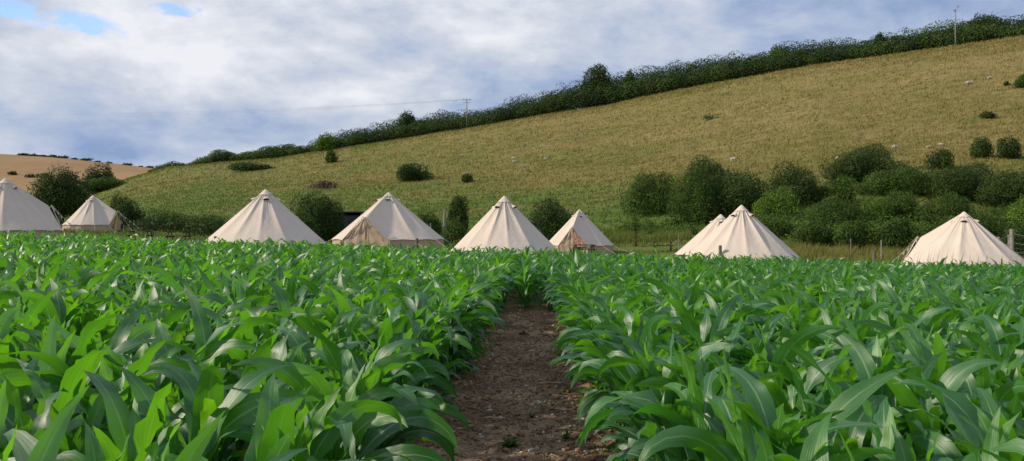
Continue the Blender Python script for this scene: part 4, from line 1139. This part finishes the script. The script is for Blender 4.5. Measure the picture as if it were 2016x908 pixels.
sheeps = [  # px, py(feet), width px, mesh, heading deg, label
 (864, 309, 6, SG, 160, 'leftmost far sheep on the slope, above the dark lone bush'),
 (910, 309, 7, SG, 20, 'far sheep on the slope right of the leftmost one'),
 (1012, 315, 9, SG, 170, 'white sheep grazing just above a lying one in the middle of the slope'),
 (1012, 321, 10, SL, 10, 'white sheep lying just below a grazing one in the middle of the slope'),
 (1066, 311, 8, SG, 30, 'upper left of two close sheep above the centre tent\'s right side'),
 (1075, 316, 8, SG, 175, 'lower right of two close sheep above the centre tent\'s right side'),
 (1443, 320, 14, SG, 0, 'white sheep standing just above the left thicket'),
 (1648, 317, 7, SS, -80, 'white sheep seen head on at the left of the big dome bush'),
 (1763, 295, 13, SG, 180, 'white sheep grazing just right of the big dome bush\'s top'),
 (1827, 293, 9, SL, 5, 'white sheep lying above the round shrub on the right'),
 (1853, 288, 9, SL, 175, 'white sheep lying slightly higher, right of the other lying sheep'),
 (1907, 167, 17, SL, 8, 'large looking white sheep lying high on the right of the slope'),
 (1948, 156, 12, SL, 12, 'topmost white sheep near the top right corner of the slope'),
]
for px, py, wpx, me, hd, lab in sheeps:
    x, d, z = hit(px, py)
    s = wpx / F * d / 1.4; s = min(max(s, 0.55), 1.15)
    o = bpy.data.objects.new('sheep', me); COL.objects.link(o); o.location = (x, d, z + 0.12); o.rotation_euler = (0, 0, math.radians(hd)); o.scale = (s, s, s)
    tag(o, lab, 'sheep', 'sheep grazing on the hillside')

# ------------------------------------------------------------------ bird
d = 150.0
mbb = MB().add([(0, 0.35, 0), (0.12, 0, 0.06), (0, -0.3, 0), (-0.12, 0, 0.06), (0, 0, -0.09), (0.75, 0.05, 0.28), (-0.75, 0.05, 0.28), (0.3, 0.2, .1), (-0.3, 0.2, .1), (.3, -.12, .1), (-.3, -.12, .1)],
         [(0, 1, 3), (1, 2, 3), (0, 4, 1), (1, 4, 2), (2, 4, 3), (3, 4, 0), (1, 7, 5, 9), (3, 10, 6, 8)])
tag(mbb.build('bird', M['bird'], loc=((895 - 1008) / F * d, d, CZ + (HY - 200) / F * d)), 'tiny dark bird flying just left of the power pole', 'bird')

# ------------------------------------------------------------------ light
SUN_EL, SUN_AZ = math.radians(32), math.radians(186)   # azimuth of the sun measured from +x: from the left, a little behind the camera
sd = Vector((math.cos(SUN_EL) * math.cos(SUN_AZ), math.cos(SUN_EL) * math.sin(SUN_AZ), math.sin(SUN_EL)))
l = bpy.data.lights.new('sun', 'SUN'); l.energy = 3.7; l.angle = math.radians(2.5); l.color = (1.0, 0.87, 0.70)
lo = bpy.data.objects.new('sun', l); COL.objects.link(lo); lo.rotation_euler = sd.to_track_quat('Z', 'Y').to_euler(); lo.location = (-20, -5, 20)

w = bpy.data.worlds.new('World'); S.world = w; w.use_nodes = True
nt = w.node_tree; N, L = nt.nodes, nt.links; N.clear()
out = node(N, 'ShaderNodeOutputWorld'); bg = node(N, 'ShaderNodeBackground'); bg.inputs['Strength'].default_value = 0.1
sky = node(N, 'ShaderNodeTexSky', sky_type='NISHITA'); sky.sun_disc = False
sky.sun_elevation = SUN_EL; sky.sun_rotation = math.atan2(sd.x, sd.y)
sky.air_density = 1.0; sky.dust_density = 0.6; sky.ozone_density = 1.5
tc = node(N, 'ShaderNodeTexCoord'); V_ = tc.outputs['Generated']
def gaus(cx, cz, sx, sz, name=None):
    """soft patch of sky round a direction (x/y, z/y)"""
    a = math_n(N, L, 'DIVIDE', math_n(N, L, 'SUBTRACT', AX, cx), sx); b = math_n(N, L, 'DIVIDE', math_n(N, L, 'SUBTRACT', AZ, cz), sz)
    r = math_n(N, L, 'ADD', math_n(N, L, 'MULTIPLY', a, a), math_n(N, L, 'MULTIPLY', b, b))
    return math_n(N, L, 'EXPONENT', math_n(N, L, 'MULTIPLY', r, -1.0))
sp = node(N, 'ShaderNodeSeparateXYZ'); L.new(V_, sp.inputs[0])
AX, AZ = sp.outputs[0], sp.outputs[2]        # direction components, so the sky stays put in the world
def sn(scale, detail, rough, st, off=(0, 0, 0), dist=0.0):
    mp = node(N, 'ShaderNodeMapping'); mp.inputs['Scale'].default_value = st; mp.inputs['Location'].default_value = off; mp.inputs['Rotation'].default_value = (0, math.radians(7), 0)
    L.new(V_, mp.inputs['Vector']); n = node(N, 'ShaderNodeTexNoise'); n.inputs['Scale'].default_value = scale; n.inputs['Detail'].default_value = detail; n.inputs['Roughness'].default_value = rough; n.inputs['Distortion'].default_value = dist
    L.new(mp.outputs[0], n.inputs['Vector']); return n.outputs['Fac']
nA = sn(2.4, 7, 0.52, (1, 1, 3.0), (0.3, 0.1, 0.2), 0.2)      # big masses
nB = sn(7.5, 9, 0.60, (1, 1, 2.1), (2.3, 4.1, 1.2), 0.15)     # billows
nC = sn(5.0, 6, 0.55, (1, 1, 3.4), (7.3, 1.1, 5.2), 0.4)      # gaps
# brightness of the cloud
up_left = gaus(-0.35, 0.27, 0.42, 0.13); br2 = gaus(0.05, 0.23, 0.28, 0.10); low = gaus(-0.45, 0.05, 0.25, 0.045)
dk = gaus(-0.5, 0.125, 0.40, 0.030); dk2 = gaus(0.42, 0.22, 0.24, 0.09)
v = math_n(N, L, 'ADD', math_n(N, L, 'MULTIPLY', math_n(N, L, 'SUBTRACT', nA, 0.5), 1.8), math_n(N, L, 'MULTIPLY', math_n(N, L, 'SUBTRACT', nB, 0.5), 1.9))
v = math_n(N, L, 'ADD', v, 0.42)
v = math_n(N, L, 'ADD', v, math_n(N, L, 'MULTIPLY', up_left, 0.25)); v = math_n(N, L, 'ADD', v, math_n(N, L, 'MULTIPLY', br2, 0.12)); v = math_n(N, L, 'ADD', v, math_n(N, L, 'MULTIPLY', low, 0.18))
v = math_n(N, L, 'SUBTRACT', v, math_n(N, L, 'MULTIPLY', dk, 0.34)); v = math_n(N, L, 'SUBTRACT', v, math_n(N, L, 'MULTIPLY', dk2, 0.42), clamp=True)
K = 10.0
cloud = ramp(N, [(0.0, (0.21, 0.29, 0.46)), (0.28, (0.32, 0.39, 0.53)), (0.58, (0.46, 0.50, 0.58)), (1.0, (0.67, 0.68, 0.72))], 'LINEAR')
L.new(v, cloud.inputs['Fac'])
cs = node(N, 'ShaderNodeVectorMath', operation='SCALE'); cs.inputs['Scale'].default_value = K; L.new(cloud.outputs['Color'], cs.inputs[0])
gap = math_n(N, L, 'ADD', math_n(N, L, 'ADD', gaus(-0.53, 0.232, 0.045, 0.013), gaus(-0.465, 0.222, 0.045, 0.013)), gaus(-0.375, 0.250, 0.030, 0.010))
gm = math_n(N, L, 'MULTIPLY', gap, math_n(N, L, 'ADD', math_n(N, L, 'MULTIPLY', math_n(N, L, 'SUBTRACT', sn(24.0, 8, 0.6, (1, 1, 2.2), (1.3, 0.1, 3.2), 0.3), 0.5), 4.0), 0.95))
cov = math_n(N, L, 'SUBTRACT', 1.0, ramp_out(N, L, gm, [(0.45, (0, 0, 0)), (0.95, (1, 1, 1))]), clamp=True)
skc = mixc(N, L, 1.0, sky.outputs['Color'], (1.25, 1.45, 1.7), 'MULTIPLY')
cov = math_n(N, L, 'ADD', math_n(N, L, 'MULTIPLY', cov, 0.78), 0.22)
fin = mixc(N, L, cov, skc, cs.outputs[0])
L.new(fin, bg.inputs['Color']); L.new(bg.outputs[0], out.inputs['Surface'])

# ------------------------------------------------------------------ camera
cam = bpy.data.cameras.new('camera'); cam.sensor_width = 36; cam.lens = 36 * F / 2016; cam.clip_end = 8000; cam.clip_start = 0.05
co = bpy.data.objects.new('camera', cam); COL.objects.link(co); co.location = (0, 0, CZ); co.rotation_euler = (math.radians(90), 0, 0)
S.camera = co
S.view_settings.view_transform = 'Standard'; S.view_settings.look = 'None'; S.view_settings.exposure = 0.36; S.view_settings.gamma = 1.0
S.cycles.max_bounces = 6; S.cycles.diffuse_bounces = 3; S.cycles.transmission_bounces = 4; S.cycles.transparent_max_bounces = 4
print('plants', len(spots), 'verts crop', off)
